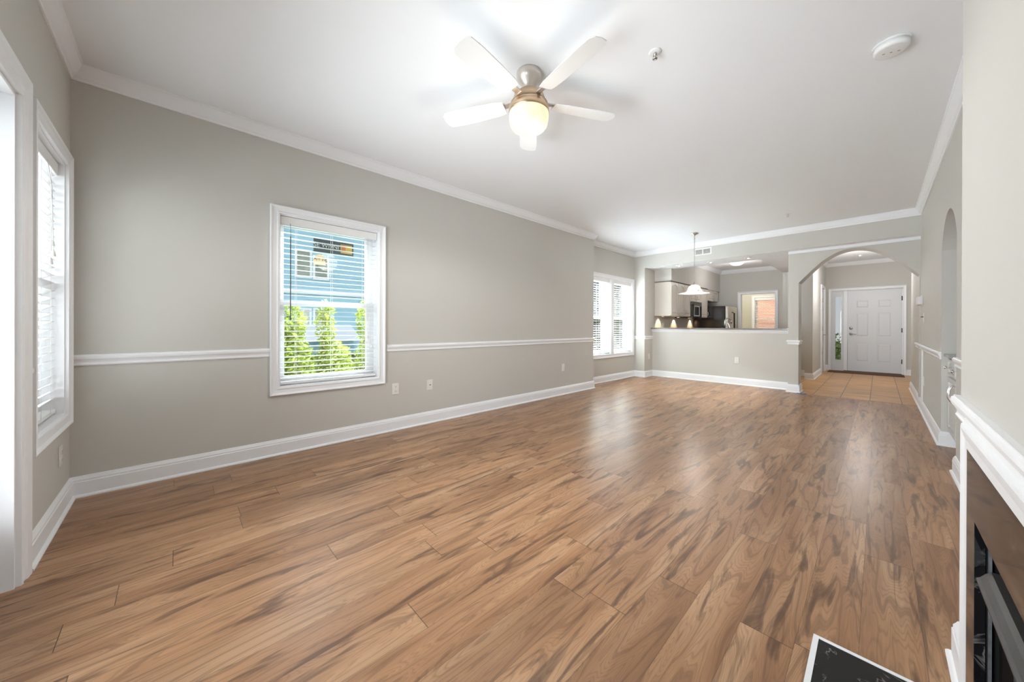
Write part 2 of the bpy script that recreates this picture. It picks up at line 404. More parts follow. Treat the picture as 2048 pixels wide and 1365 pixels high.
# ------------------------------------------------------------------ setting: floor, ceiling, walls
fl = MB(); fl.box(-3.85, .62, YF-.30, 7.40, -.12, 0); fl.box(.62, 1.2, 3.9, 5.4, -.12, 0); fl.box(-3.85, -.95, 7.40, 7.64, -.12, 0)
struct('floor', fl, 'wood', 'brown hickory plank floor of the living room', 'floor')
t = MB(); t.box(-.95, 1.2, 7.40, 12.2, -.12, .001); t.box(-3.85, -.95, 7.64, 13.2, -.12, 0)
struct('floor_foyer', t, 'tile', 'tan square tile floor of the entry hall and kitchen', 'floor')
struct('trim_threshold', MB().box(-.905, .385, 7.385, 7.415, 0, .004), 'tile', 'thin strip where plank floor meets tile', 'threshold')
struct('ceiling', MB().box(-3.9, .60, YF-.1, YU+.06, ZC, ZC+.1), 'ceiling', 'smooth white living room ceiling', 'ceiling')
cb = MB(); cb.box(XL, -1.05, YU+.008, 7.86, ZB, ZB+.02); cb.box(-1.05, XR, YU+.008, YB2-.3, ZB, ZB+.02); cb.box(-1.53, -1.05, 7.86, 10.12, ZB, ZB+.02)
struct('ceiling_kitchen_soffit', cb, 'ceiling', 'white underside of the dropped beam in front of the kitchen', 'ceiling')
struct('ceiling_kitchen', MB().box(-3.2, -1.4, 7.8, 11.2, 2.66, 2.75), 'ceiling', 'raised tray ceiling over the kitchen', 'ceiling')
struct('ceiling_foyer', MB().box(-1.2, 1.2, YB2-.31, 12.2, ZC, ZC+.1), 'ceiling', 'white ceiling of the entry hall', 'ceiling')
struct('roof', MB().box(-4.3, 1.5, -2.0, 13.6, 2.95, 3.15), 'roofing', 'unseen flat roof slab added to keep sun out of the rooms and patio doors', 'roof')  # added overhead, with an overhang, to block sun from leaking inside

idm = lambda u, w, z: (u, w, z)
Lmap = lambda x0: (lambda u, w, z: (x0-w, u, z))       # wall facing +X; u = Y, w = outwards
Fmap = lambda y0: (lambda u, w, z: (u, y0-w, z))       # wall facing +Y; w = outwards (-Y)
Bmap = lambda y0: (lambda u, w, z: (u, y0+w, z))       # wall facing -Y; w = outwards (+Y)
Rmap = lambda x0: (lambda u, w, z: (x0+w, u, z))       # wall facing -X; w = outwards (+X)

WIN_L = (.620, 1.470, .560, 2.022)                       # opening in left wall
struct('wall_left', MB(Lmap(XL)).grid([YF-.15, YS], [0, ZC], 0, .16, [WIN_L]), 'wall', 'long beige left wall with one window', 'wall')
WIN_R1, WIN_R2 = (5.49, 6.285, .530, 2.045), (6.383, 7.165, .530, 2.045)
mb = MB(Lmap(XREC)).grid([YS-.05, YU+.2], [0, ZC], 0, .16, [WIN_R1, WIN_R2]); mb.map = idm; mb.box(XREC-.02, XL-.16, YS-.12, YS, 0, ZC)
struct('wall_recess', mb, 'wall', 'beige recessed wall with the pair of windows', 'wall')
WIN_F = (-3.335, -2.672, .548, 2.035); DOOR_P = (-2.455, -.55, -.01, 2.035)
struct('wall_front', MB(Fmap(YF)).grid([XL-.16, XR+.6], [0, ZC], 0, .16, [WIN_F, DOOR_P]), 'wall', 'beige wall with the blind-covered window and patio opening', 'wall')
# beam, column, arch wall
bmb = MB(); bmb.box(XREC-.1, XR, YU, 7.84, ZB+.02, ZC+.02)
bmb.box(XL, XR, YU, YU+.008, ZB, ZB+.02); bmb.box(XREC-.1, XL, YU, YH+.12, 0, ZB+.02)
struct('wall_beam', bmb, 'wall', 'beige dropped beam and corner column before the kitchen', 'wall')
def arch_pts(hw, cx, prof, n=40):
    P = [(-x, z) for x, z in prof[::-1]]+list(prof[1:])
    out = []
    for i in range(n+1):
        s = -hw+2*hw*i/n
        for k in range(len(P)-1):
            if P[k][0]-1e-9 <= s <= P[k+1][0]+1e-9:
                p0 = P[max(k-1, 0)]; p1 = P[k]; p2 = P[k+1]; p3 = P[min(k+2, len(P)-1)]
                m1 = (p2[1]-p0[1])/(p2[0]-p0[0]); m2 = (p3[1]-p1[1])/(p3[0]-p1[0]); h = p2[0]-p1[0]; q = (s-p1[0])/h
                z = (2*q**3-3*q**2+1)*p1[1]+(q**3-2*q**2+q)*h*m1+(-2*q**3+3*q**2)*p2[1]+(q**3-q**2)*h*m2
                out.append((cx+s, z)); break
    return out
AP = arch_pts(.652, -.261, [(0, 2.288), (.18, 2.252), (.35, 2.142), (.52, 1.968), (.652, 1.815)])
aw = MB(); aw.box(-1.05, -.913, YP, YB2, 0, ZB+.01)
def arch_fill(mb, pts, top, w0, w1):
    n = len(pts); vs = []
    for (u, z) in pts: vs += [(u, w0, z), (u, w0, top), (u, w1, z), (u, w1, top)]
    fs = []
    for i in range(n-1): a = 4*i; b = a+4; fs += [(a, b, b+1, a+1), (a+2, a+3, b+3, b+2), (a, a+2, b+2, b)]
    mb.add(vs, fs)
arch_fill(aw, AP, ZB+.01, YP, YB2); aw.box(-1.05, XR, YB2-.12, YB2, ZB, ZC)
aw.box(.391, XR+.15, YP, 7.60, 0, ZB)
struct('wall_arch', aw, 'wall', 'beige wall with the arched opening to the entry hall', 'wall')
struct('wall_half', MB().box(XL-.05, -1.05, YH, YH+.12, 0, 1.035), 'wall', 'beige half wall below the kitchen bar', 'wall')
# right wall with arched niche
NY0, NY1 = 4.185, 5.085
rw = MB(); rw.box(XR, XR+.14, NY1, 9.4, 0, ZC); rw.box(XR, XR+.14, YBR-.1, NY0, 0, ZC); rw.box(XR, XR+.14, YF-.16, .2, 0, ZC)
rise, hw = .272, (NY1-NY0)/2; RR = (hw*hw+rise*rise)/(2*rise); spring = 1.79
npts = [((NY0+NY1)/2+hw*math.cos(PI-PI*i/1) if False else NY0+2*hw*i/28, spring-(RR-rise)+math.sqrt(max(0, RR*RR-(-hw+2*hw*i/28)**2))) for i in range(29)]
rw.map = Rmap(XR); arch_fill(rw, npts, ZC, 0, .14)
# niche interior shell: jambs, soffit, back
arch_fill(rw, npts, ZC-.3, .14, .62); rw.map = idm
rw.box(XR+.13, 1.06, NY1, NY1+.1, 0, 2.3); rw.box(XR+.13, 1.06, NY0-.1, NY0, 0, 2.3); rw.box(1.02, 1.1, NY0-.1, NY1+.1, 0, 2.4)
struct('wall_right', rw, 'wall', 'beige right wall with the arched niche', 'wall')
struct('wall_chimney_breast', MB().grid([.15, YBR], [0, ZC], XB, XB+.02, [(.53, 1.448, 0, .593)]) if False else
       (lambda b: (b.grid([.15, YBR], [0, ZC], 0, .03, [(.50, 1.478, 0, .625)]), setattr(b, 'map', idm), b.box(XB+.01, XR+.1, YBR-.03, YBR, 0, ZC), b.box(XB+.01, XR+.1, .15, .18, 0, ZC), b)[-1])(MB(Rmap(XB))),
       'wall', 'beige chimney breast around the fireplace', 'wall')
# added outer shell so that no light leaks in
sh = MB(); sh.box(1.25, 1.4, -.7, 12.2, -.2, 3.0); sh.box(XL-.35, XL-.16, YF-.16, YF-.10, 0, 3); sh.box(XR+.14, 1.3, YF-.2, YF-.1, -.2, 3)
sh.box(-3.9, 1.4, 12.15, 12.16, 2.7, 3.0)
struct('wall_light_seal', sh, 'shell', 'unseen outer shell added to seal out stray light', 'wall')

# foyer and kitchen walls
DR = (-.534, .372, 0, 1.990)
fw = MB(Bmap(12.0)).grid([-1.07, 1.3], [0, ZC], 0, .15, [(-.822, .385, -.01, 2.003)])
struct('wall_entry', fw, 'wall', 'taupe wall around the front door', 'wall')
struct('wall_foyer_right', MB().box(.92, 1.05, 9.3, 12.0, 0, ZC).box(XR+.1, 1.05, 9.3, 9.4, 0, ZC), 'wall', 'beige right wall of the entry hall', 'wall')
CD = (10.98, 11.62)
fwl = MB(); fwl.box(-1.07, -.94, 9.5, CD[0], 0, ZC); fwl.box(-1.07, -.94, CD[1], 12.0, 0, ZC); fwl.box(-1.07, -.94, CD[0], CD[1], 2.03, ZC)
fwl.box(-1.12, -1.051, YB2, 9.5, ZB+.021, ZC)
struct('wall_foyer_left', fwl, 'wall', 'beige left wall of the entry hall with the closet door', 'wall')
kb = MB(Bmap(11.10)).grid([XL-.1, -1.07], [0, ZC], 0, .12, [(-2.60, -1.835, -.01, 1.975)])
struct('wall_kitchen_back', kb, 'wall', 'beige back wall of the kitchen with a cased doorway', 'wall')
struct('wall_kitchen_side', MB().box(-1.53, -1.07, 10.10, 10.22, 0, ZC).box(-1.53, -1.45, 10.2, 11.1, 0, ZC), 'wall', 'beige wall beside the kitchen doorway', 'wall')
kl = MB(); kl.box(XL-.13, XL, YH+.1, 11.1, 0, ZC)
kl.box(XL-.01, -3.10, 7.735, 11.1, 2.07, ZC)                   # soffit over the cabinets
struct('wall_kitchen_left', kl, 'wall', 'beige left wall of the kitchen with the soffit over the cabinets', 'wall')
ts = MB(); ts.box(-3.15, -1.45, 7.86, 7.88, ZB+.01, 2.7); ts.box(-1.53, -1.50, 7.86, 10.1, ZB+.01, 2.7)
struct('trim_tray', ts, 'ceiling', 'white upright faces of the kitchen tray ceiling', 'trim')
# study beyond the kitchen doorway
WIN_S = (-2.675, -2.06, .75, 2.00)
sb = MB(Bmap(13.0)).grid([-3.9, -1.2], [0, ZC], 0, .14, [WIN_S]); sb.map = idm
sb.box(-1.3, -1.2, 11.2, 13.1, 0, ZC); sb.box(-3.9, -3.8, 11.2, 13.1, 0, ZC)
struct('wall_study', sb, 'wall', 'beige walls of the room beyond the kitchen', 'wall')
struct('ceiling_study', MB().box(-3.9, -1.2, 11.2, 13.1, ZC, ZC+.1), 'ceiling', 'white ceiling of the room beyond the kitchen', 'ceiling')

# ------------------------------------------------------------------ trim: baseboard, chair rail, crown
BASE = [(0, 0), (.028, 0), (.028, .007), (.022, .015), (.016, .018), (.016, .094), (.013, .099), (.013, .108), (.008, .118), (.004, .128), (0, .130)]
def RAIL(zt): return [(0, zt-.070), (.008, zt-.070), (.011, zt-.062), (.008, zt-.056), (.008, zt-.048), (.013, zt-.036), (.019, zt-.028), (.021, zt-.016), (.019, zt-.008), (.014, zt-.004), (.014, zt), (0, zt)]
def CROWN(zc, h=.095, d=.060):
    p = [(0, zc), (0, zc-h), (.010, zc-h), (.012, zc-h+.012), (.017, zc-h+.016)]
    for i in range(7): a = i/6; p.append((.017+(d-.025)*a**1.0, zc-h+.016+(h-.030)*(a**1.6)))
    p += [(d-.004, zc-.012), (d, zc-.008), (d, zc)]
    return p
struct('baseboard_left', MB().sweep(BASE, [(-2.60+.045, YF), (XL, YF), (XL, YS), (XREC, YS), (XREC, YU), (XL, YU), (XL, YH), (-1.05, YH), (-1.05, YP), (-.913, YP), (-.913, YB2)]),
       'trim', 'white baseboard along the left wall, window recess and half wall', 'baseboard')
struct('baseboard_right', MB().sweep(BASE, [(XR, 9.4), (XR, NY1), (1.0, NY1)]), 'trim', 'white baseboard from the entry arch to the niche', 'baseboard')
struct('baseboard_niche', MB().sweep(BASE, [(.9, NY0), (XR, NY0), (XR, YBR), (XB, YBR), (XB, 1.650)]), 'trim', 'white baseboard between niche and fireplace', 'baseboard')
fb = MB(); fb.sweep(BASE, [(-1.07, 9.5), (-.94, 9.5), (-.94, CD[0]-.065)]) if False else fb.sweep(BASE, [(-1.07, 9.55), (-1.07, 9.5), (-.94, 9.5), (-.94, CD[0]-.065)][::1][1:])
struct('baseboard_foyer', fb, 'trim', 'white baseboard around the entry hall wall end', 'baseboard')
f2 = MB(); f2.sweep(BASE, [(-.94, CD[1]+.065), (-.94, 12.0), (-.887, 12.0)]); f2.sweep(BASE, [(.44, 12.0), (.92, 12.0), (.92, 9.4)])
struct('baseboard_entry', f2, 'trim', 'white baseboard beside the front door', 'baseboard')
struct('baseboard_passage', MB().sweep(BASE, [(-1.53, 10.10), (-1.07, 10.10)]), 'trim', 'white baseboard in the passage behind the pillar', 'baseboard')
struct('trim_rail_front', MB().sweep(RAIL(.895), [(-2.556, YF), (-2.600, YF)]), 'trim', 'short chair rail piece between the patio and window casings', 'chair rail')
struct('trim_rail_left', MB().sweep(RAIL(.893), [(XL, YF), (XL, .577)]), 'trim', 'white chair rail left of the living room window', 'chair rail')
struct('trim_rail_middle', MB().sweep(RAIL(.888), [(XL, 1.553), (XL, YS), (XREC, YS), (XREC, 5.43)]), 'trim', 'white chair rail right of the living room window', 'chair rail')
struct('trim_rail_column', MB().sweep(RAIL(.885), [(XREC, 7.243), (XREC, YU), (XL, YU), (XL, YH)]), 'trim', 'short white chair rail round the column', 'chair rail')
struct('trim_rail_pillar', MB().sweep(RAIL(.866), [(-1.05, YH), (-1.05, YP), (-.913, YP), (-.913, YB2)]), 'trim', 'white chair rail cap around the pillar', 'chair rail')
struct('trim_rail_right', MB().sweep(RAIL(.860), [(XR, 8.2), (XR, NY1)]), 'trim', 'white chair rail from the entry arch to the niche', 'chair rail')
struct('trim_rail_chimney', MB().sweep(RAIL(.862), [(XR, NY0), (XR, YBR), (XB, YBR), (XB, .15), (XR, .15), (XR, YF)]), 'trim', 'white chair rail over the fireplace', 'chair rail')
struct('trim_crown', MB().sweep(CROWN(ZC), [(XR, YF), (XL, YF), (XL, YS), (XREC, YS), (XREC, YU), (XR, YU), (XR, YBR), (XB, YBR), (XB, .15), (XR, .15)], closed=True), 'trim', 'white crown moulding around the living room', 'crown moulding')
struct('trim_crown_kitchen', MB().sweep(CROWN(2.66, .10, .07), [(-3.10, 7.9), (-3.10, 11.1), (-1.53, 11.1)]), 'trim', 'white crown moulding in the kitchen tray', 'crown moulding')
struct('trim_crown_foyer', MB().sweep(CROWN(ZC, .085, .06), [(-.94, 9.5), (-.94, 12.0), (.92, 12.0)]), 'trim', 'white crown moulding in the entry hall', 'crown moulding')
struct('trim_panel_strip', MB(Rmap(XR)).box(6.98, 7.10, -.012, 0, .13, .80), 'trim', 'upright white strip below the chair rail beside the entry arch', 'trim')
struct('trim_header', MB().box(-1.05, XR, YP-.012, YP, 2.302, ZB), 'ceiling', 'white band under the beam above the entry arch', 'trim')
# bar cap moulding under the counter
CAP = [(0, .972), (.010, .972), (.014, .985), (.028, 1.000), (.036, 1.012), (.040, 1.034), (0, 1.034)]
struct('trim_bar_cap', MB().sweep(CAP, [(XL, YH), (-1.05, YH)]), 'trim', 'white moulding under the bar counter', 'trim')

# ------------------------------------------------------------------ windows and blinds
def casing(mb, u0, u1, z0, z1, cw=.066, cont=None):
    """profiled picture-frame casing around opening, local map"""
    P = [(0, -.016), (.012, -.019), (.020, -.013), (.045, -.016), (.052, -.022), (cw-.006, -.026), (cw, -.024), (cw, 0), (0, 0)]
    if cont == 'door':
        pts = [(u0, 0, -1, 0), (u0, z1, -1, 1), (u1, z1, 1, 1), (u1, 0, 1, 0)]; closed = False
    else:
        pts = [(u0, z0, -1, -1), (u0, z1, -1, 1), (u1, z1, 1, 1), (u1, z0, 1, -1)]; closed = True
    k = len(P); vs = []; fs = []
    for (u, z, a, b) in pts:
        for d, w_ in P: vs.append((u+a*d, w_, z+b*d))
    n = len(pts)
    for i in range(n if closed else n-1):
        j = (i+1) % n
        for a in range(k): b = (a+1) % k; fs.append((i*k+a, j*k+a, j*k+b, i*k+b))
    if not closed: fs += [tuple(range(k)), tuple((n-1)*k+a for a in range(k))]
    return mb.add(vs, fs)
def window(name, label, mp, op, zm, gw=.12, rail=.05, stile=.05, rs=None, cased=True, cw=.066):
    u0, u1, z0, z1 = op
    r = root(name, label, 'window', mp((u0+u1)/2, 0, z0))
    if cased: casing(MB(mp), u0+.004, u1-.004, z0+.004, z1-.004, cw).build('casing', 'trim', r)
    MB(mp).grid([u0-.001, u1+.001], [z0-.001, z1+.001], .0, .19, [(u0+.012, u1-.012, z0+.012, z1-.012)]).build('jamb', 'trim', r)
    rs = rs or stile
    # lower sash (inner), upper sash (outer)
    a, b = u0+.012, u1-.012
    ls = MB(mp).grid([a, b], [z0+.012, zm+.03], gw-.03, gw-.005, [(a+stile, b-rs, z0+.012+rail+.02, zm-.010)]).build('sash', 'vinyl', r)
    us = MB(mp).grid([a, b], [zm-.012, z1-.012], gw, gw+.025, [(a+stile, b-rs, zm+.030, z1-.012-rail)]).build('sash', 'vinyl', r)
    MB(mp).box(a+stile, b-rs, gw-.019, gw-.016, z0+.03+rail, zm-.01).build('glass_pane', 'glass', ls)
    MB(mp).box(a+stile, b-rs, gw+.011, gw+.014, zm+.03, z1-.012-rail).build('glass_pane', 'glass', us)
    return r
def blind(label, mp, op, tilt, wd=.045, pitch=.0445, wand_u=None, cords=True, n_lad=3, group=None, wand_len=.72, tassel_u=None, tz=1.0):
    u0, u1, z0, z1 = op; a, b = u0+.016, u1-.016; zt = z1-.014
    r = thing('window_blind', label, 'blind', mp((u0+u1)/2, wd, z0), group)
    MB(mp).box(a, b, wd-.032, wd-.020, zt-.070, zt).build('valance', 'blind', r, .003)
    MB(mp).box(a+.004, b-.004, wd-.018, wd+.022, zt-.045, zt-.003).build('headrail', 'blind', r)
    s = MB(mp); z = zt-.085; ct, st = math.cos(tilt), math.sin(tilt); hh = .0245; zb = z0+.058
    while z > zb:
        pr = []
        for q in (-1, -.5, 0, .5, 1): pr.append((wd+q*hh*ct, z+q*hh*st+.0018*(1-q*q)))
        pr += [(x, zz-.0020) for x, zz in pr[::-1]]
        vs = [(a+.003, x, zz) for x, zz in pr]+[(b-.003, x, zz) for x, zz in pr]; n = len(pr)
        s.add(vs, [(i, (i+1) % n, n+(i+1) % n, n+i) for i in range(n)]+[tuple(range(n)), tuple(range(n, 2*n))[::-1]])
        z -= pitch
    s.build('slats', 'blind', r)
    MB(mp).box(a+.003, b-.003, wd-.025, wd+.025, z0+.022, z0+.042).build('bottom_rail', 'blind', r, .003)
    if cords:
        k = MB(mp)
        for i in range(n_lad):
            uu = a+.12+(b-a-.24)*i/(n_lad-1)
            for ww in (wd-.026, wd+.026): k.box(uu-.0012, uu+.0012, ww-.0008, ww+.0008, z0+.03, zt-.05)
        k.build('ladder_cords', 'cord', r)
    if wand_u is not None:
        MB(mp).lathe([(.0045, -wand_len), (.005, -wand_len+.03), (.0038, -wand_len+.04), (.0038, -.01), (.001, 0)], (wand_u, wd-.046, zt-.16), 8).build('wand', 'wand', r)
        MB(mp).tube([(wand_u, wd-.028, zt-.05), (wand_u, wd-.046, zt-.09), (wand_u, wd-.046, zt-.16)], .0018, 6).build('wand_hook', 'dark_metal', r)
    if tassel_u is not None:
        k = MB(mp)
        for i, (du, dz) in enumerate(((0, 0), (.035, -.10), (-.02, -.05))):
            k.tube([(tassel_u, wd-.036, zt-.06), (tassel_u+du*.2, wd-.05, zt-.2), (tassel_u+du*.7, wd-.052, tz+.12+dz), (tassel_u+du, wd-.052, tz+.03+dz)], .0013, 5)
            MB(mp).lathe([(.002, .034), (.006, .028), (.009, .006), (.008, 0)], (tassel_u+du, wd-.052, tz+dz), 10).build('tassel', 'plate', r)
        k.build('pull_cords', 'cord', r)
    return r
mL, mR, mF, mS = Lmap(XL), Lmap(XREC), Fmap(YF), Bmap(13.0)
window('window_1', 'tall white double-hung window in the long left wall', mL, WIN_L, 1.268, gw=.125, stile=.048, rs=.075)
blind('open white slatted blind with dark tilt wand in the single left-wall window', mL, WIN_L, 0.02, wand_u=.706, tassel_u=1.36, tz=.96)
# window pair
w2 = window('window_2', 'left half of the recessed double window', mR, WIN_R1, 1.268, cased=False, gw=.15, stile=.05, rs=.12)
w3 = window('window_3', 'right half of the recessed double window, next to the column', mR, WIN_R2, 1.268, cased=False, gw=.15, stile=.05, rs=.12)
fr = MB(mR); casing(fr, 5.495, 7.165-.004, .535, 2.040, .070); fr.box(6.280, 6.388, -.018, 0, .53, 2.045)
struct('trim_double_window', fr, 'trim', 'white casing and centre post around the pair of recessed windows', 'casing')
blind('open white blind in the left half of the double window, partly behind the wall corner', mR, WIN_R1, .06, cords=True)
blind('open white blind in the right half of the recessed double window, next to the column', mR, WIN_R2, .06, cords=True)
window('window_4', 'tall white window in the front wall beside the patio opening', mF, WIN_F, 1.268)
blind('bright white blind with looped pull cords in the front wall window', mF, WIN_F, -.50, wd=.055, wand_u=None, tassel_u=-3.06, tz=1.50)
window('window_5', 'white window seen through the kitchen doorway', mS, WIN_S, 1.32)
blind('pinkish white blind in the window seen through the kitchen doorway', mS, WIN_S, .45, cords=False)
# stickers on the upper pane
def gp(u, z): return (XL-.1325, u, z)
st = thing('window_sign', 'dark rectangular sign with pale letters on the upper window pane', 'sign', (XL-.134, 1.09, 1.83))
MB().box(XL-.1335, XL-.1310, .915, 1.270, 1.768, 1.890).build('panel', 'sticker_dark', st)
MB().box(XL-.1308, XL-.1300, 1.150, 1.255, 1.785, 1.868).build('yellow_patch', 'sticker_yellow', st, 0, None, 'yellow mottled patch')
MB().box(XL-.1300, XL-.1295, 1.160, 1.195, 1.812, 1.862).build('red_patch', 'sticker_red', st, 0, None, 'red patch')
text_mesh('SE WI9NI', .055, 'lettering', 'sticker_letter', st, (XL-.1300, 1.025, 1.832), (0, 1, 0), (0, 0, 1))
s2 = thing('window_decal', 'small tan arched decal with black script below the dark sign', 'decal', (XL-.134, .965, 1.69))
ol = [(.917, 1.648), (1.015, 1.648), (1.015, 1.712), (1.000, 1.735), (.970, 1.746), (.945, 1.740), (.925, 1.720), (.917, 1.700)]
MB(Lmap(XL-.1310)).slab(ol, ol, .002, .0).build('backing', 'sticker_tan', s2)
text_mesh('Am\u00b7ex', .040, 'script', 'ink', s2, (XL-.1300, .966, 1.700), (0, 1, 0), (0, 0, 1), False, .3)

# patio opening in the front wall (only its casing and jamb edge are in view)
pd = root('door_2', 'white cased patio door opening at the left edge of the photo', 'door', (-1.5, YF, 0))
casing(MB(mF), DOOR_P[0]+.006, DOOR_P[1]-.006, 0, DOOR_P[3]-.006, .100, 'door').build('casing', 'trim', pd)
MB(mF).grid([DOOR_P[0]-.001, DOOR_P[1]+.001], [0, DOOR_P[3]+.001], 0, .30, [(DOOR_P[0]+.02, DOOR_P[1]-.02, -.01, DOOR_P[3]-.02)]).build('jamb', 'trim', pd)
for i, (a, b) in enumerate(((DOOR_P[0]+.02, -1.50), (-1.50, DOOR_P[1]-.02))):
    dp = MB(mF).grid([a, b], [.01, 2.01], .22, .262, [(a+.06, b-.06, .12, 1.93)]).build('door_panel', 'trim', pd)
    MB(mF).box(a+.06, b-.06, .238, .242, .12, 1.93).build('glass_pane', 'glass', dp)

# ------------------------------------------------------------------ doors
def panelled(mb, u0, u1, z0, z1, t0, t1, panels, arched=()):
    """slab with raised-and-fielded panels on the t0 (room) side"""
    mb.grid([u0, u1], [z0, z1], t0, t1, panels)
    for k, (a, b, c, d) in enumerate(panels):
        sgn = 1 if t1 > t0 else -1
        mb.box(a, b, t0+sgn*.010, t1, c, d)
        i1, i2 = .012, .034
        mb.slab([(a+i1, c+i1), (b-i1, c+i1), (b-i1, d-i1), (a+i1, d-i1)], [(a+i2, c+i2), (b-i2, c+i2), (b-i2, d-i2), (a+i2, d-i2)], t0+sgn*.010, t0+sgn*.002)
d1 = root('door_1', 'white six-panel front door with a glass sidelight', 'door', (-.08, 12.0, 0))
mD = Bmap(12.0)
casing(MB(mD), -.826, .383, 0, 2.000, .058, 'door').build('casing', 'trim', d1)
W = .906; pu = [(-.534+.150, -.534+.375), (-.534+.515, -.534+.745)]
pans = [(a, b, c, d) for a, b in pu for c, d in ((.255, .700), (.865, 1.440), (1.560, 1.745))]
slabm = MB(mD); panelled(slabm, -.530, .368, .006, 1.988, .040, .085, pans); dl = slabm.build('door_leaf', 'door_paint', d1)
MB(mD).box(-.600, -.536, .018, .10, 0, 2.0).build('mullion', 'trim', d1)
MB(mD).box(.370, .388, .030, .12, 0, 2.0).box(-.83, .39, .03, .12, 1.990, 2.006).build('jamb', 'trim', d1)
slt = MB(mD).grid([-.826, -.600], [0, 1.995], .045, .085, [(-.755, -.648, .270, 1.860)])
slt.grid([-.775, -.628], [.245, 1.885], .036, .045, [(-.755, -.648, .270, 1.860)]).build('sidelight_frame', 'door_paint', d1)
MB(mD).box(-.755, -.648, .060, .064, .270, 1.860).build('sidelight_glass', 'glass', d1)
MB(mD).box(-.60, .37, .0, .14, 0, .018).build('sill', 'bark', d1)
for hz in (.30, 1.02, 1.76):
    MB(mD).lathe([(.009, -.05), (.009, .05)], (.372, .028, hz), 8).build('hinge', 'dark_metal', d1)
MB(mD).lathe([(.001, -.022), (.028, -.020), (.032, -.010), (.033, 0)], (-.470, .040, 1.065), 20, 'y').build('deadbolt', 'nickel', d1)
h = MB(mD); h.lathe([(.001, -.014), (.026, -.012), (.032, 0)], (-.470, .040, .925), 20, 'y'); h.tube([(-.470, .03, .925), (-.470, -.012, .925), (-.455, -.02, .925), (-.375, -.018, .918)], .009, 8)
h.build('lever', 'nickel', d1)
d3 = root('door_3', 'white closet door on the left side of the entry hall', 'door', (-.94, 11.3, 0))
mC = Lmap(-.94); casing(MB(mC), CD[0], CD[1], 0, 2.03, .062, 'door').build('casing', 'trim', d3)
cdm = MB(mC); panelled(cdm, CD[0], CD[1], .006, 2.03, .010, .045, [(a, b, c, d) for a, b in ((CD[0]+.09, CD[0]+.28), (CD[0]+.36, CD[1]-.09)) for c, d in ((.25, .74), (.90, 1.50), (1.62, 1.85))])
cdm.build('door_leaf', 'door_paint', d3)
h = MB(mC); h.lathe([(.001, -.012), (.024, -.010), (.03, .01)], (CD[1]-.07, 0, .93), 16, 'y') if False else h.tube([(CD[1]-.07, .01, .90), (CD[1]-.07, -.045, .90), (CD[1]-.085, -.055, .90), (CD[1]-.17, -.053, .895)], .009, 8)
h.build('lever', 'nickel', d3)
for hz in (.5, 1.05, 1.72): MB(mC).lathe([(.009, -.05), (.009, .05)], (CD[0]+.002, -.028, hz), 8).build('hinge', 'nickel', d3)
d4 = root('trim_kitchen_doorway', 'white casing of the doorway in the kitchen back wall', 'casing', (-2.2, 11.1, 0))
casing(MB(Bmap(11.10)), -2.598, -1.837, 0, 1.973, .066, 'door').build('casing', 'trim', d4)
MB(Bmap(11.10)).grid([-2.605, -1.83], [0, 1.98], 0, .12, [(-2.59, -1.845, -.01, 1.965)]).build('jamb', 'trim', d4)

# ------------------------------------------------------------------ ceiling fan
FX, FY = -1.55, 1.627
fan = thing('ceiling_fan', 'white-bladed brass ceiling fan with lit drum globe in the middle of the ceiling', 'ceiling fan', (FX, FY, ZC))
MB().lathe([(.001, 0), (.078, 0), (.081, -.012), (.078, -.036), (.062, -.060), (.040, -.082), (.034, -.10), (.033, -.118), (.001, -.118)][::-1], (FX, FY, ZC), 48).build('canopy', 'canopy_metal', fan)
MB().lathe([(.001, -.250), (.118, -.250), (.121, -.222), (.121, -.205), (.104, -.200), (.104, -.176), (.096, -.150), (.070, -.125), (.030, -.108), (.001, -.105)], (FX, FY, ZC), 56).build('motor_housing', 'brass', fan)
MB().lathe([(.126, -.262), (.129, -.258), (.129, -.228), (.124, -.222), (.10, -.222)], (FX, FY, ZC), 56).build('light_ring', 'brass', fan)
MB().lathe([(.0005, -.372), (.045, -.371), (.080, -.366), (.104, -.353), (.117, -.335), (.123, -.310), (.126, -.285), (.126, -.255), (.10, -.252)], (FX, FY, ZC), 64).build('globe', 'lit_globe', fan)
for k in range(5):
    a = math.radians(-10+72*k); ca, sa = math.cos(a), math.sin(a)
    def rot(r, s, z): return (FX+r*ca-s*sa, FY+r*sa+s*ca, ZC+z)
    bl = []; top = []
    outl = [(.165, -.045), (.21, -.055), (.35, -.062), (.50, -.066), (.580, -.062), (.602, -.040), (.608, 0), (.602, .040), (.580, .062), (.50, .066), (.35, .062), (.21, .055), (.165, .045)]
    z = lambda s: -.185+s*math.tan(math.radians(11))
    vs = [rot(r, s, z(s)) for r, s in outl]+[rot(r, s, z(s)-.006) for r, s in outl]; n = len(outl)
    mbb = MB().add(vs, [tuple(range(n)), tuple(range(n, 2*n))[::-1]]+[(i, (i+1) % n, n+(i+1) % n, n+i) for i in range(n)])
    b_ = mbb.build('blade', 'fan_blade', fan, .0015)
    ir = MB().add([rot(r, s, -.180+dz+s*.19) for r, s in ((.09, -.018), (.16, -.018), (.20, -.035), (.225, 0), (.20, .035), (.16, .018), (.09, .018)) for dz in (-.001, .006)],
        [(0, 2, 4, 6, 8, 10, 12), (13, 11, 9, 7, 5, 3, 1)]+[(2*i, 2*i+1, (2*i+3) % 14, (2*i+2) % 14) for i in range(7)])
    ir.build('blade_iron', 'canopy_metal', b_)
light('fan_lamp', 'POINT', (FX, FY, ZC-.68), 2.6, (1, .96, .90), shadow_soft_size=.13)
light('fan_downlight', 'SPOT', (FX, FY, ZC-.385), 28, (1, .96, .92), (0, 0, -1), spot_size=math.radians(172), spot_blend=.3, shadow_soft_size=.12)

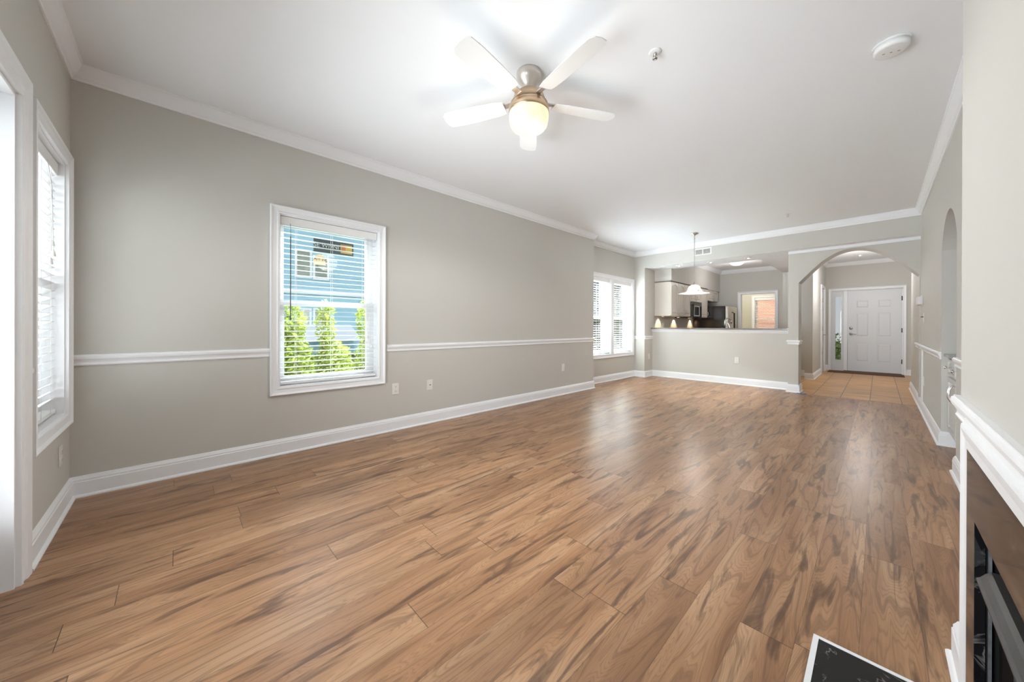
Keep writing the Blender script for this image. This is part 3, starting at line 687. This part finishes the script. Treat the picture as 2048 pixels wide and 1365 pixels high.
# ------------------------------------------------------------------ pendant
PX, PY = -2.205, 6.47
pn = thing('pendant_light', 'chain-hung pendant with clear wide-brimmed glass shade in front of the kitchen bar', 'pendant light', (PX, PY, ZC))
MB().lathe([(.001, 0), (.062, 0), (.064, -.006), (.050, -.018), (.018, -.030), (.010, -.045), (.001, -.048)], (PX, PY, ZC), 32).build('canopy', 'nickel', pn)
ch = MB(); zz = ZC-.045; k = 0
while zz > 1.86:
    pts = [(PX+(.008*math.cos(a) if k % 2 else 0), PY+(0 if k % 2 else .008*math.cos(a)), zz-.017+.018*math.sin(a)) for a in [2*PI*i/12 for i in range(12)]]
    ch.tube(pts, .0022, 5, True); zz -= .029; k += 1
ch.tube([(PX+.004, PY, ZC-.04), (PX-.003, PY+.004, 2.3), (PX+.003, PY-.002, 1.86)], .0018, 5)
ch.build('chain', 'nickel', pn)
MB().lathe([(.001, .045), (.009, .040), (.012, .02), (.024, .008), (.030, -.012), (.028, -.02), (.001, -.02)], (PX, PY, 1.82), 24).build('socket_cap', 'nickel', pn)
MB().lathe([(.026, 1.812), (.052, 1.805), (.076, 1.790), (.094, 1.765), (.104, 1.732), (.101, 1.732), (.091, 1.763), (.073, 1.787), (.051, 1.801), (.026, 1.808)], (PX, PY, 0), 48, cap=False).build('glass_dome', 'lit_pendant', pn)
MB().lathe([(.104, 1.732), (.112, 1.716), (.130, 1.698), (.165, 1.684), (.220, 1.672), (.262, 1.664), (.262, 1.659), (.220, 1.667), (.163, 1.679), (.127, 1.693), (.108, 1.712), (.101, 1.732)], (PX, PY, 0), 56, cap=False).build('glass_brim', 'shade_glass', pn)
MB().lathe([(.001, -.035), (.018, -.03), (.026, -.01), (.024, .01), (.014, .03), (.012, .05)], (PX, PY, 1.745), 20).build('bulb', 'lit_bulb', pn)
light('pendant_lamp', 'POINT', (PX, PY, 1.54), 8, (1, .94, .86), shadow_soft_size=.04)

# ------------------------------------------------------------------ other ceiling things
def sprinkler(loc, label):
    s = thing('fire_sprinkler', label, 'sprinkler', loc, 'fire sprinklers on the ceiling'); x, y, z = loc
    MB().lathe([(.001, 0), (.034, 0), (.036, -.002), (.032, -.006), (.020, -.008), (.001, -.008)], loc, 32).build('escutcheon', 'white_plastic', s)
    MB().lathe([(.001, -.006), (.009, -.006), (.009, -.018), (.005, -.020), (.003, -.03), (.001, -.03)], loc, 12).tube([(x+.009, y, z-.016), (x+.012, y, z-.028), (x+.003, y, z-.040)], .0018, 6).tube([(x-.009, y, z-.016), (x-.012, y, z-.028), (x-.003, y, z-.040)], .0018, 6).build('nozzle', 'nickel', s)
    MB().lathe([(.001, -.040), (.014, -.040), (.014, -.042), (.001, -.042)], loc, 16).build('deflector', 'nickel', s)
    return s
s0 = sprinkler((-.915, 2.035, ZC), 'white ceiling sprinkler near the ceiling fan, halfway to the smoke detector')
copy_tree(s0, (-.898, 6.30, ZC), 'small ceiling sprinkler far back, before the entry arch')
sd = thing('smoke_detector', 'round white smoke detector on the ceiling near the right wall', 'smoke detector', (.045, 2.945, ZC))
c_ = (.045, 2.945, ZC)
MB().lathe([(.001, 0), (.078, 0), (.079, -.004), (.079, -.010), (.001, -.010)], c_, 48).build('base', 'white_plastic', sd)
MB().lathe([(.001, -.010), (.074, -.010), (.074, -.034), (.069, -.041), (.060, -.043), (.001, -.043)], c_, 48).build('cover', 'white_plastic', sd)
for dx, dy in ((-.03, .01), (.0, .02), (.03, .03)): MB().box(.045+dx-.005, .045+dx+.005, 2.935+dy-.002, 2.935+dy+.002, ZC-.0438, ZC-.043).build('vent', 'slot', sd)
def recessed(loc, label):
    r = thing('recessed_light', label, 'recessed light', loc, 'small recessed spotlights')
    MB().lathe([(.062, 0), (.062, -.004), (.056, -.007), (.040, -.005), (.036, 0)], loc, 32).build('trim_ring', 'white_plastic', r)
    MB().lathe([(.036, -.001), (.030, -.005), (.022, -.010), (.001, -.011)], loc, 24).build('gimbal', 'nickel', r)
    MB().lathe([(.018, -.011), (.014, -.018), (.001, -.021)], loc, 16).build('bulb', 'lit_bulb', r)
    return r
rl = recessed((-2.84, 7.48, ZB), 'recessed spotlight under the beam, nearest the column')
copy_tree(rl, (-2.255, 7.49, ZB), 'recessed spotlight under the beam, middle of three below the air vent')
copy_tree(rl, (-1.64, 7.50, ZB), 'recessed spotlight under the beam, nearest the entry arch')
for x in (-2.84, -2.255, -1.64):
    light('spot_lamp', 'SPOT', (x, 7.47, ZB-.04), 3, (1, .97, .93), (0, -.35, -1), spot_size=math.radians(110), spot_blend=.8, shadow_soft_size=.03)
copy_tree(rl, (-.29, 11.0, ZC), 'recessed spotlight in the entry hall ceiling')
kd = thing('flush_ceiling_light', 'lit white dome light on the kitchen tray ceiling', 'ceiling light', (-2.33, 9.62, 2.66))
MB().lathe([(.001, 0), (.155, 0), (.155, -.018), (.148, -.022), (.001, -.022)], (-2.33, 9.62, 2.66), 40).build('base', 'white_plastic', kd)
MB().lathe([(.147, -.02), (.142, -.05), (.118, -.085), (.075, -.108), (.001, -.117)], (-2.33, 9.62, 2.66), 40).build('dome', 'lit_dome', kd)
light('kitchen_lamp', 'POINT', (-2.33, 9.62, 2.32), 5, (1, .97, .95), shadow_soft_size=.1)
light('foyer_lamp', 'POINT', (-.25, 9.9, 2.0), 13, (1, .98, .97), shadow_soft_size=.06)
copy_tree(kd, (-2.7, 12.05, 2.70), 'added unseen dome light in the room beyond the kitchen')
light('study_fill', 'POINT', (-2.7, 12.05, 2.44), 8, (1, .95, .88), shadow_soft_size=.1)  # added to brighten the dark room; its dome is an unseen addition too
light('brick_bounce_fill', 'AREA', (-2.4, 14.2, 3.4), 85, (1, .70, .56), (0, -1.1, -1.9), shape='RECTANGLE', size=1.6, size_y=.8)  # added warm area light in place of real bounce off the brick
# air vent on beam
mBeam = Bmap(YU)
av = thing('air_vent', 'white air supply grille on the beam above the kitchen bar', 'vent', (-2.32, YU, 2.53))
MB(mBeam).grid([-2.480, -2.165], [2.455, 2.590], -.008, 0, [(-2.450, -2.335, 2.480, 2.565), (-2.312, -2.195, 2.480, 2.565)]).build('frame', 'white_plastic', av, .002)
vb = MB(mBeam)
for (a, b) in ((-2.450, -2.335), (-2.312, -2.195)):
    for i in range(8): z = 2.486+i*.0105; vb.add([(a, -.005, z), (b, -.005, z), (b, -.001, z+.006), (a, -.001, z+.006)], [(0, 1, 2, 3)])
    for i in range(6): u = a+(b-a)*(i+.5)/6; vb.box(u-.001, u+.001, -.006, -.004, 2.480, 2.565)
vb.build('louvres', 'plate', av)
MB(mBeam).box(-2.450, -2.195, -.0008, 0, 2.480, 2.565).build('duct_opening', 'bark', av)

# ------------------------------------------------------------------ outlets, switches
def outlet(mp, u, z, label, kind='duplex', group=None):
    o = thing({'duplex': 'wall_outlet', 'coax': 'cable_outlet', 'blank': 'wall_outlet', 'switch': 'light_switch'}[kind], label, 'switch' if kind == 'switch' else 'outlet', mp(u, 0, z), group)
    MB(mp).box(u-.036, u+.036, -.006, 0, z-.058, z+.058).build('cover_plate', 'plate', o, .003)
    if kind == 'duplex':
        for dz in (-.024, .024):
            rc = MB(mp).lathe([(.0165, -.009), (.0165, -.005)], (u, 0, z+dz), 20, 'y').build('receptacle', 'plate', o)
            MB(mp).box(u-.008, u-.006, -.0094, -.008, z+dz-.002, z+dz+.008).box(u+.005, u+.007, -.0094, -.008, z+dz-.002, z+dz+.007).box(u-.0025, u+.0025, -.0094, -.008, z+dz-.011, z+dz-.006).build('slots', 'slot', rc)
    elif kind == 'coax':
        MB(mp).lathe([(.0055, -.014), (.0055, -.005)], (u, 0, z), 12, 'y').build('connector', 'dark_metal', o)
    elif kind == 'switch':
        MB(mp).box(u-.005, u+.005, -.030, -.005, z-.004, z+.010).build('toggle', 'dark_metal', o)
    else:
        MB(mp).box(u-.017, u+.017, -.009, -.005, z-.034, z+.034).build('insert', 'plate', o, .002)
    return o
outlet(mL, 1.650, .428, 'white duplex outlet on the left wall, just right of the window')
outlet(mL, 2.052, .425, 'white cable outlet with one dark connector on the left wall', 'coax')
outlet(mL, 4.45, .430, 'small white outlet at the far end of the long left wall', 'blank')
outlet(Fmap(YF), -3.215, .335, 'white outlet low on the front wall below the window')
outlet(Bmap(YH), -1.842, .458, 'white duplex outlet on the half wall below the bar')
outlet(Lmap(XL), 7.47, .440, 'white outlet on the side of the column', 'blank')
outlet(Rmap(XR), 6.84, .405, 'white outlet on the right wall below the chair rail', 'blank')
outlet(Rmap(XR), 6.85, 1.215, 'light switch with projecting toggle on the right wall', 'switch')
outlet(mC, 10.62, .42, 'white outlet on the left wall of the entry hall', 'blank')
outlet(Lmap(XL), 8.20, 1.115, 'white outlet on the kitchen backsplash between two lamp glows', 'blank')
chm = thing('door_chime', 'white square door chime high on the right wall by the arch', 'chime', (XR, 7.28, 1.42))
MB(Rmap(XR)).box(7.05, 7.36, -.045, 0, 1.385, 1.495).build('cover', 'white_plastic', chm, .006)
MB(Rmap(XR)).box(7.06, 7.35, -.012, .0, 1.375, 1.505).build('backplate', 'plate', chm)

# ------------------------------------------------------------------ kitchen
bc = thing('bar_counter', 'dark grey granite bar counter on the half wall', 'counter', (-2.2, YH+.1, 1.035))
MB().box(XL+.002, -1.052, YH-.085, YH+.33, 1.0345, 1.062).build('slab', 'granite', bc, .006)
def cab_door(mb, a, b, c, d, t0, arched=False):
    i0 = .042; n = 10; small = (d-c) < .2
    if small: i0 = .022
    mb.grid([a, b], [c, d], t0-.020, t0, [(a+i0, b-i0, c+i0, d-i0)])
    mb.box(a+i0, b-i0, t0-.008, t0, c+i0, d-i0)
    def ol(i):
        if arched:
            top = [(a+i+(b-a-2*i)*(k/n), d-i-.040+.040*math.sin(PI*k/n)) for k in range(n, -1, -1)]
            return [(a+i, c+i), (b-i, c+i)]+top
        return [(a+i, c+i), (b-i, c+i), (b-i, d-i), (a+i, d-i)]
    if arched:   # solid corner pieces beside the arched panel head
        for k in range(n):
            u0 = a+i0+(b-a-2*i0)*k/n; u1 = a+i0+(b-a-2*i0)*(k+1)/n
            h0 = d-i0-.040+.040*math.sin(PI*k/n); h1 = d-i0-.040+.040*math.sin(PI*(k+1)/n)
            mb.add([(u0, t0-.0199, h0), (u1, t0-.0199, h1), (u1, t0-.0199, d-i0), (u0, t0-.0199, d-i0), (u0, t0-.008, h0), (u1, t0-.008, h1)], [(0, 1, 2, 3), (0, 4, 5, 1)])
    mb.slab(ol(i0+.008), ol(i0+.026), t0-.008, t0-.018)
    return mb
mCab = Lmap(-3.10)
def upper_cabinet(y0, y1, z0, z1, ndoor, label, arched=True, knob_low=True, shift=0):
    r = thing('wall_cabinet', label, 'cabinet', (-3.28, (y0+y1)/2, z0), 'kitchen wall cabinets')
    MB().box(XL+.002, -3.10-.020, y0, y1, z0, z1).build('carcass', 'cabinet_paint', r)
    wd = (y1-y0)/ndoor
    for i in range(ndoor):
        a, b = y0+i*wd+.007, y0+(i+1)*wd-.007
        m_ = MB(Lmap(-3.12)); cab_door(m_, a, b, z0+.012, z1-.012, 0.0, arched); d = m_.build('cabinet_door', 'cabinet_paint', r)
        uu = b-.025 if (i % 2 == 0) else a+.025
        MB(Lmap(-3.12)).tube([(uu, -.018, z0+.05), (uu, -.042, z0+.06), (uu, -.045, z0+.10), (uu, -.042, z0+.14), (uu, -.018, z0+.15)], .006, 6).build('handle', 'nickel', d)
    return r
upper_cabinet(7.735, 8.115, 1.325, 2.068, 1, 'cream wall cabinet nearest the column, its plain end facing the room')
upper_cabinet(8.117, 8.850, 1.325, 2.068, 2, 'cream two-door wall cabinet left of the microwave')
upper_cabinet(8.852, 9.600, 1.690, 2.068, 2, 'short cream cabinet above the microwave', False)
upper_cabinet(9.602, 10.060, 1.325, 2.068, 1, 'tall narrow cream cabinet right of the microwave')
upper_cabinet(10.062, 10.930, 1.770, 2.068, 2, 'short cream cabinet above the refrigerator', False)
cv = MB().box(XL+.01, -3.095, 7.735, 10.06, 2.068, 2.085); tag(cv.build('cabinet_shadow_strip', 'bark'), 'thin dark shadow strip on top of the wall cabinets', 'trim', None, 'structure')  # dark strip that paints in the shadow line above the cabinets
mw = thing('microwave', 'black built-in microwave under the short cabinet', 'microwave', (-3.25, 9.22, 1.31))
MB().box(XL+.004, -3.09, 8.856, 9.596, 1.300, 1.686).build('case', 'appliance_black', mw, .004)
MB(Lmap(-3.09)).box(8.99, 9.50, -.012, 0, 1.320, 1.640).build('door', 'appliance_black', mw, .003)
MB(Lmap(-3.09)).grid([9.02, 9.40], [1.345, 1.600], -.016, -.010, [(9.045, 9.375, 1.370, 1.575)]).build('window_frame', 'appliance_steel', mw)
MB(Lmap(-3.09)).tube([(8.94, -.004, 1.34), (8.94, -.035, 1.36), (8.94, -.035, 1.60), (8.94, -.004, 1.62)], .007, 8).build('handle', 'appliance_black', mw)
rf = thing('refrigerator', 'black-sided refrigerator with pale front behind the bar', 'refrigerator', (-3.0, 10.5, 0))
MB().box(XL+.03, -2.705, 10.085, 10.915, .02, 1.622).build('body', 'appliance_black', rf, .004)
for (a, b) in ((10.088, 10.44), (10.446, 10.912)):
    d = MB().box(-2.695, -2.635, a, b, .06, 1.612).build('door', 'appliance_steel', rf, .008)
    hy = 10.415 if a < 10.3 else 10.475
    MB().tube([(-2.640, hy, .55), (-2.585, hy, .58), (-2.580, hy, 1.0), (-2.585, hy, 1.44), (-2.640, hy, 1.47)], .011, 8).build('handle', 'appliance_black', d)
MB().box(-3.4, -2.72, 10.12, 10.88, 0, .03).build('base_grille', 'appliance_black', rf)
# counters behind the bar
kc = thing('sink_counter', 'kitchen sink counter hidden behind the half wall', 'counter', (-2.2, 8.05, 0))
MB().box(-2.85, -1.10, 7.755, 8.38, .10, .885).build('base_cabinet', 'cabinet_paint', kc)
MB().box(-2.80, -1.15, 7.80, 8.32, 0, .10).build('toe_kick', 'bark', kc)
MB().box(-2.88, -1.07, 7.752, 8.42, .885, .915).build('worktop', 'granite', kc)
kc2 = thing('wall_counter', 'kitchen counter along the left wall under the cabinets', 'counter', (-3.15, 8.9, 0))
MB().box(XL+.002, -2.89, 7.755, 10.06, .10, .885).build('base_cabinet', 'cabinet_paint', kc2)
MB().box(XL+.002, -2.95, 7.76, 10.05, 0, .10).build('toe_kick', 'bark', kc2)
MB().box(XL+.002, -2.883, 7.752, 10.07, .885, .915).build('worktop', 'granite', kc2)
ft = thing('kitchen_faucet', 'chrome gooseneck faucet standing behind the bar counter', 'faucet', (-2.16, 8.06, .915))
fx, fy = -2.16, 8.06
MB().lathe([(.001, 0), (.027, 0), (.027, .012), (.018, .02), (.015, .05), (.001, .05)], (fx, fy, .915), 20).build('base', 'chrome', ft)
pts = [(fx, fy, .93), (fx, fy, 1.20)]+[(fx+.045-.045*math.cos(a), fy+.05-.05*math.cos(a), 1.20+.062*math.sin(a)) for a in [PI*i/10 for i in range(1, 11)]]+[(fx+.09, fy+.1, 1.15)]
MB().tube(pts, .011, 10).build('spout', 'chrome', ft)
MB().tube([(fx+.085, fy+.01, .93), (fx+.09, fy+.01, 1.05), (fx+.065, fy+.01, 1.15), (fx+.04, fy+.0, 1.17)], .008, 8).lathe([(.001, 0), (.02, 0), (.018, .03), (.001, .03)], (fx+.085, fy+.01, .915), 16).build('side_sprayer', 'chrome', ft)
# puck lights under the cabinets
pk = None
for i, (y, lb) in enumerate(((7.93, 'under-cabinet puck light nearest the column'), (8.83, 'under-cabinet puck light beside the microwave'), (9.87, 'under-cabinet puck light beyond the microwave'))):
    z = 1.325 if y != 8.83 else 1.325
    if y == 8.83: y = 8.80
    loc = (-3.36, y, 1.325)
    if pk is None:
        pk = thing('puck_light', lb, 'lamp', loc, 'puck lights under the wall cabinets')
        MB().lathe([(.001, 0), (.034, 0), (.034, -.010), (.028, -.012), (.001, -.012)], loc, 20).build('housing', 'nickel', pk)
        MB().lathe([(.024, -.0125), (.001, -.0135)], loc, 16).build('lens', 'lit_bulb', pk)
    else: copy_tree(pk, loc, lb)
    light('puck_lamp', 'SPOT', (-3.405, y, 1.300), 4.5, (1, .62, .34), (-.10, 0, -1), spot_size=math.radians(96), spot_blend=.25, shadow_soft_size=.012)

# ------------------------------------------------------------------ niche cabinet
nc = thing('niche_cabinet', 'white base cabinet with chrome handles in the arched niche', 'cabinet', (.72, 4.63, 0))
XC = .436; mN = Rmap(XC)
MB().box(XC+.020, 1.015, NY0+.003, NY1-.003, .135, .820).build('carcass', 'niche_cabinet_paint', nc)
MB().box(.56, 1.0, NY0+.01, NY1-.01, 0, .135).build('toe_kick', 'niche_cabinet_paint', nc)
mid = (NY0+NY1)/2
for j, (a, b) in enumerate(((NY0+.03, mid-.006), (mid+.006, NY1-.03))):
    m_ = MB(mN); m_.map = Rmap(XC+.020); cab_door(m_, a, b, .660, .800, 0); dw = m_.build('drawer', 'niche_cabinet_paint', nc)
    yc = (a+b)/2; hz = .735
    MB(Rmap(XC+.002)).tube([(yc, 0, hz), (yc, -.030, hz)], .0035, 8).lathe([(.001, -.044), (.012, -.040), (.014, -.032), (.008, -.027), (.001, -.026)], (yc, 0, hz), 16, 'y').build('knob', 'chrome', dw)
    m_ = MB(Rmap(XC+.020)); cab_door(m_, a, b, .150, .640, 0); dd = m_.build('cabinet_door', 'niche_cabinet_paint', nc)
    hy = b-.03 if j == 0 else a+.03
    MB(Rmap(XC+.002)).tube([(hy, 0, .60), (hy, -.022, .595), (hy, -.034, .565), (hy, -.036, .53), (hy, -.034, .495), (hy, -.022, .465), (hy, 0, .46)], .0055, 8).build('handle', 'chrome', dd)
nt_ = MB().box(.414, 1.018, NY0+.002, NY1-.002, .820, .845).build('niche_countertop', 'niche_granite', None, .004, (.72, 4.63, .82))
tag(nt_, 'dark granite countertop on the niche cabinet', 'countertop')

# ------------------------------------------------------------------ fireplace
fp = thing('fireplace', 'fireplace with polished black marble surround, white frame and dark metal firebox at the right edge', 'fireplace', (XB, .99, 0))
FY0, FY1 = .53, 1.448                      # opening
MO = 1.565-.003; MI = .53-.117
marb = MB(Rmap(XB)).grid([MI, 1.565], [0, .749], -.017, 0, [(FY0, FY1, -.01, .593)]).build('marble_surround', 'marble', fp)
P = [(0, -.0165), (.006, -.0172), (.026, -.018), (.042, -.0215), (.052, -.023), (.060, -.021), (.066, -.014), (.085, -.011), (.085, 0), (0, 0)]
def frame_sweep(mb, u0, u1, z1, P):
    pts = [(u0, 0, -1, 0), (u0, z1, -1, 1), (u1, z1, 1, 1), (u1, 0, 1, 0)]; k = len(P); vs = []; fs = []
    for (u, z, a, b) in pts:
        for d, w_ in P: vs.append((u+a*d, w_, z+b*(d if b else 0)))
    for i in range(3):
        for a in range(k): b = (a+1) % k; fs.append((i*k+a, i*k+k+a, i*k+k+b, i*k+b))
    fs += [tuple(range(k)), tuple(3*k+a for a in range(k))]
    return mb.add(vs, fs)
P2 = [(d*.42 if False else d, w_) for d, w_ in P]
frame_sweep(MB(Rmap(XB)), MI+.002, 1.563, .747, [(d, w_) for d, w_ in P]).build('white_frame', 'trim', fp)
# firebox behind
fbx = MB(); fbx.box(XB+.001, XB+.55, FY1+.004, FY1+.02, 0, .60); fbx.box(XB+.001, XB+.55, FY0-.02, FY0-.004, 0, .60); fbx.box(XB+.54, XB+.56, FY0-.02, FY1+.02, 0, .61); fbx.box(XB+.001, XB+.55, FY0-.02, FY1+.02, .596, .61)
fbx.box(XB+.03, XB+.55, FY0-.02, FY1+.02, 0, .004)
fbx.build('firebox', 'firebox', fp)
MB().box(XB+.004, XB+.009, FY1-.008, FY1+.003, .0, .59).build('metal_edge', 'galvanised', fp)
MB(Rmap(XB)).grid([FY0+.004, FY1-.004], [.0, .590], .020, .035, [(FY0+.035, FY1-.035, .02, .50)]).build('face_frame', 'appliance_black', fp)
hd = MB(); Y0_, Y1_ = FY0+.03, FY1-.026
prof = [(.168, .466), (.1735, .470), (.182, .482), (.190, .490), (.215, .492), (.215, .486), (.190, .484), (.183, .476), (.174, .464), (.168, .461)]
hd.add([(x, y, z) for y in (Y0_, Y1_) for x, z in prof], [(i, (i+1) % 10, 10+(i+1) % 10, 10+i) for i in range(10)]+[tuple(range(10)), tuple(range(10, 20))])
hd.build('hood', 'hood_metal', fp, 0, None, 'sloping dark grey metal hood lip')
MB().box(XB+.004, XB+.02, FY0+.01, FY1-.01, .560, .585).build('top_bar', 'hood_metal', fp)
MB().box(XB+.036, XB+.040, FY0+.03, FY1-.03, .02, .50).build('mesh_screen', 'slot', fp)
# hearth
ht = thing('hearth', 'black veined marble hearth slab with a white edge on the floor before the fireplace', 'hearth', (.0, .99, 0))
MB().box(-.139, XB-.028, .40, 1.606, 0, .004).build('marble_slab', 'marble', ht)
MB().box(-.154, -.139, .385, 1.618, 0, .006).box(-.139, XB-.028, 1.606, 1.618, 0, .006).box(-.139, XB-.028, .385, .40, 0, .006).build('edge_trim', 'trim', ht)

# ------------------------------------------------------------------ small things
mt_ = MB().box(-.86, .40, 11.40, 11.93, .001, .011).build('door_mat', 'doormat', None, .003, (-.2, 11.6, 0)); tag(mt_, 'dark brown mat on the tiles in front of the front door', 'mat')
tp = MB(); pts = [(-.905+.0, 7.30), (-.87, 7.275), (-.835, 7.29), (-.80, 7.31), (-.815, 7.345), (-.80, 7.37), (-.85, 7.38), (-.87, 7.40), (-.90, 7.37), (-.92, 7.34)]
tp.add([(x, y, .0008) for x, y in pts]+[(x, y, .004+.010*(i % 2)) for i, (x, y) in enumerate(pts)], [tuple(range(10)), tuple(range(10, 20))]+[(i, (i+1) % 10, 10+(i+1) % 10, 10+i) for i in range(10)])
tag(tp.build('tape_scrap', 'tape', None, 0, (-.86, 7.34, 0)), 'small crumpled blue tape scrap at the foot of the pillar', 'tape')

# ------------------------------------------------------------------ outdoors
gr = MB().box(-60, 40, -40, 60, -.75, -.65); tag(gr.build('ground', 'grass'), 'grassy ground outside the house', 'ground', None, 'structure')
hs = thing('neighbour_house', 'light blue sided house seen through the single left-wall window', 'house', (-24, 4, -.65))
MB().box(-28, -22, -14, 22, -.65, 9).build('wall', 'siding', hs)
k = 22/9.
def hz(z): return 1.08+(z-1.08)*k
for (y0, y1, z0, z1) in ((1.955, 2.207, 2.205, 2.765), (2.317, 2.573, 2.190, 2.665), (1.945, 2.20, .93, 1.44), (2.32, 2.576, .942, 1.45)):
    wf = MB(Lmap(-22)).grid([y0*k-.11, y1*k+.11], [hz(z0)-.1, hz(z1)+.1], -.06, 0, [(y0*k, y1*k, hz(z0), hz(z1))]).build('window', 'house_trim', hs)
    pm = MB(Lmap(-22)).box(y0*k, y1*k, -.02, 0, hz(z0), hz(z1)); pm.build('pane', 'house_window_glass', wf)
MB(Lmap(-22)).box(-14, 22, -.08, 0, 2.85, 3.1).build('band_board', 'house_trim', hs)
pr = MB(); pr.add([(-22, 4.2, 1.15), (-22, 7.6, 1.15), (-20.3, 4.2, .35), (-20.3, 7.6, .35), (-22, 4.2, 1.05), (-22, 7.6, 1.05), (-20.3, 4.2, .25), (-20.3, 7.6, .25)], [(0, 1, 3, 2), (4, 6, 7, 5), (0, 2, 6, 4), (1, 5, 7, 3), (2, 3, 7, 6)])
pr.build('porch_roof', 'house_trim', hs)
MB().box(-28.4, -21.6, -14.4, 22.4, 9, 9.4).build('roof', 'roofing', hs)
bw = MB().box(-8, -1.9, 15.5, 15.8, -.65, 4.5); tag(bw.build('brick_wall', 'brick', None, 0, (-3.5, 15.5, -.65)), 'red brick wall outside the window beyond the kitchen', 'wall')

def leaves(mb, c, rad, n, size):
    for i in range(n):
        while True:
            p = Vector((random.uniform(-1, 1), random.uniform(-1, 1), random.uniform(-1, 1)))
            if .25 < p.length < 1: break
        q = Vector((c[0]+p.x*rad[0], c[1]+p.y*rad[1], c[2]+p.z*rad[2]))
        a = Vector((random.gauss(0, 1), random.gauss(0, 1), random.gauss(0, .7))).normalized(); b = a.cross(Vector((random.gauss(0, 1), random.gauss(0, 1), random.gauss(0, 1)))).normalized()
        s = size*random.uniform(.6, 1.3); w_ = s*.42; nn = a.cross(b)*s*.12
        mb.add([tuple(q-a*s), tuple(q+b*w_-nn), tuple(q+a*s), tuple(q-b*w_-nn)], [(0, 1, 2), (0, 2, 3)])
def shrub(name, label, base, blobs, mat, n, size, group='shrubs outside the windows', tree=False):
    r = thing(name, label, 'tree' if tree else 'shrub', base, group)
    lf = MB(); stm = MB()
    for (dx, dy, dz, rx, ry, rz, f) in blobs:
        c = (base[0]+dx, base[1]+dy, base[2]+dz); leaves(lf, c, (rx, ry, rz), int(n*f), size)
        for q in range(3 if not tree else 2):
            e = (c[0]+random.uniform(-.5, .5)*rx, c[1]+random.uniform(-.5, .5)*ry, c[2]+rz*.6)
            mid = (base[0]+(e[0]-base[0])*.5+random.uniform(-.08, .08), base[1]+(e[1]-base[1])*.6+random.uniform(-.08, .08), (base[2]+e[2])/2)
            r0 = .012 if not tree else .09
            stm.tube([base, mid, e], [r0, r0*.7, r0*.25], 6)
    lf.build('foliage', mat, r); stm.build('stems', 'bark', r)
    return r
G = -.65
shrub('leafy_shrub', 'yellow-green shrub outside the left-wall window, left side', (-6.3, 1.27, G), [(0, 0, 1.05, .5, .33, .62, 1), (0, .02, 1.75, .25, .22, .35, .22), (0, -.02, .4, .4, .3, .5, .4)], 'leaf_yellow_green', 2400, .045)
shrub('leafy_shrub', 'yellow-green shrub outside the left-wall window, middle', (-6.4, 1.93, G), [(0, 0, .95, .5, .31, .55, 1), (0, -.12, 1.75, .2, .15, .45, .16), (0, 0, .4, .4, .3, .4, .4)], 'leaf_yellow_green', 2400, .045)
shrub('leafy_shrub', 'yellow-green shrub outside the left-wall window, right side', (-6.3, 2.60, G), [(0, 0, 1.0, .5, .33, .65, 1), (0, -.15, 1.8, .22, .16, .40, .2), (0, 0, .4, .4, .3, .4, .4)], 'leaf_yellow_green', 2400, .045)
shrub('leafy_shrub', 'low darker green shrub directly below the left-wall window', (-4.8, 1.5, G), [(0, 0, .55, .5, .9, .5, 1)], 'leaf_green', 2600, .040)
for i, (x, y, s, mt2, lb) in enumerate(((-9.5, 12.6, 1.25, 'leaf_green', 'green tree outside the left half of the double window'), (-13.5, 23, 2.6, 'leaf_dark', 'dark tall tree far outside the double window'), (-9.9, 17.8, 1.3, 'leaf_yellow_green', 'yellow-green tree outside the right half of the double window'))):
    shrub('leafy_tree', lb, (x, y, G), [(0, 0, 1.5*s, .9*s, .9*s, 1.0*s, 1), (.3*s, .2, 2.4*s, .6*s, .6*s, .7*s, .6), (-.3*s, 0, .7*s, .8*s, .8*s, .6*s, .5)], mt2, 1500, .11, 'trees outside the windows', True)
shrub('leafy_shrub', 'green shrub outside the front door sidelight', (-1.1, 14.5, G), [(0, 0, .9, .7, .5, .7, 1)], 'leaf_green', 1500, .05)
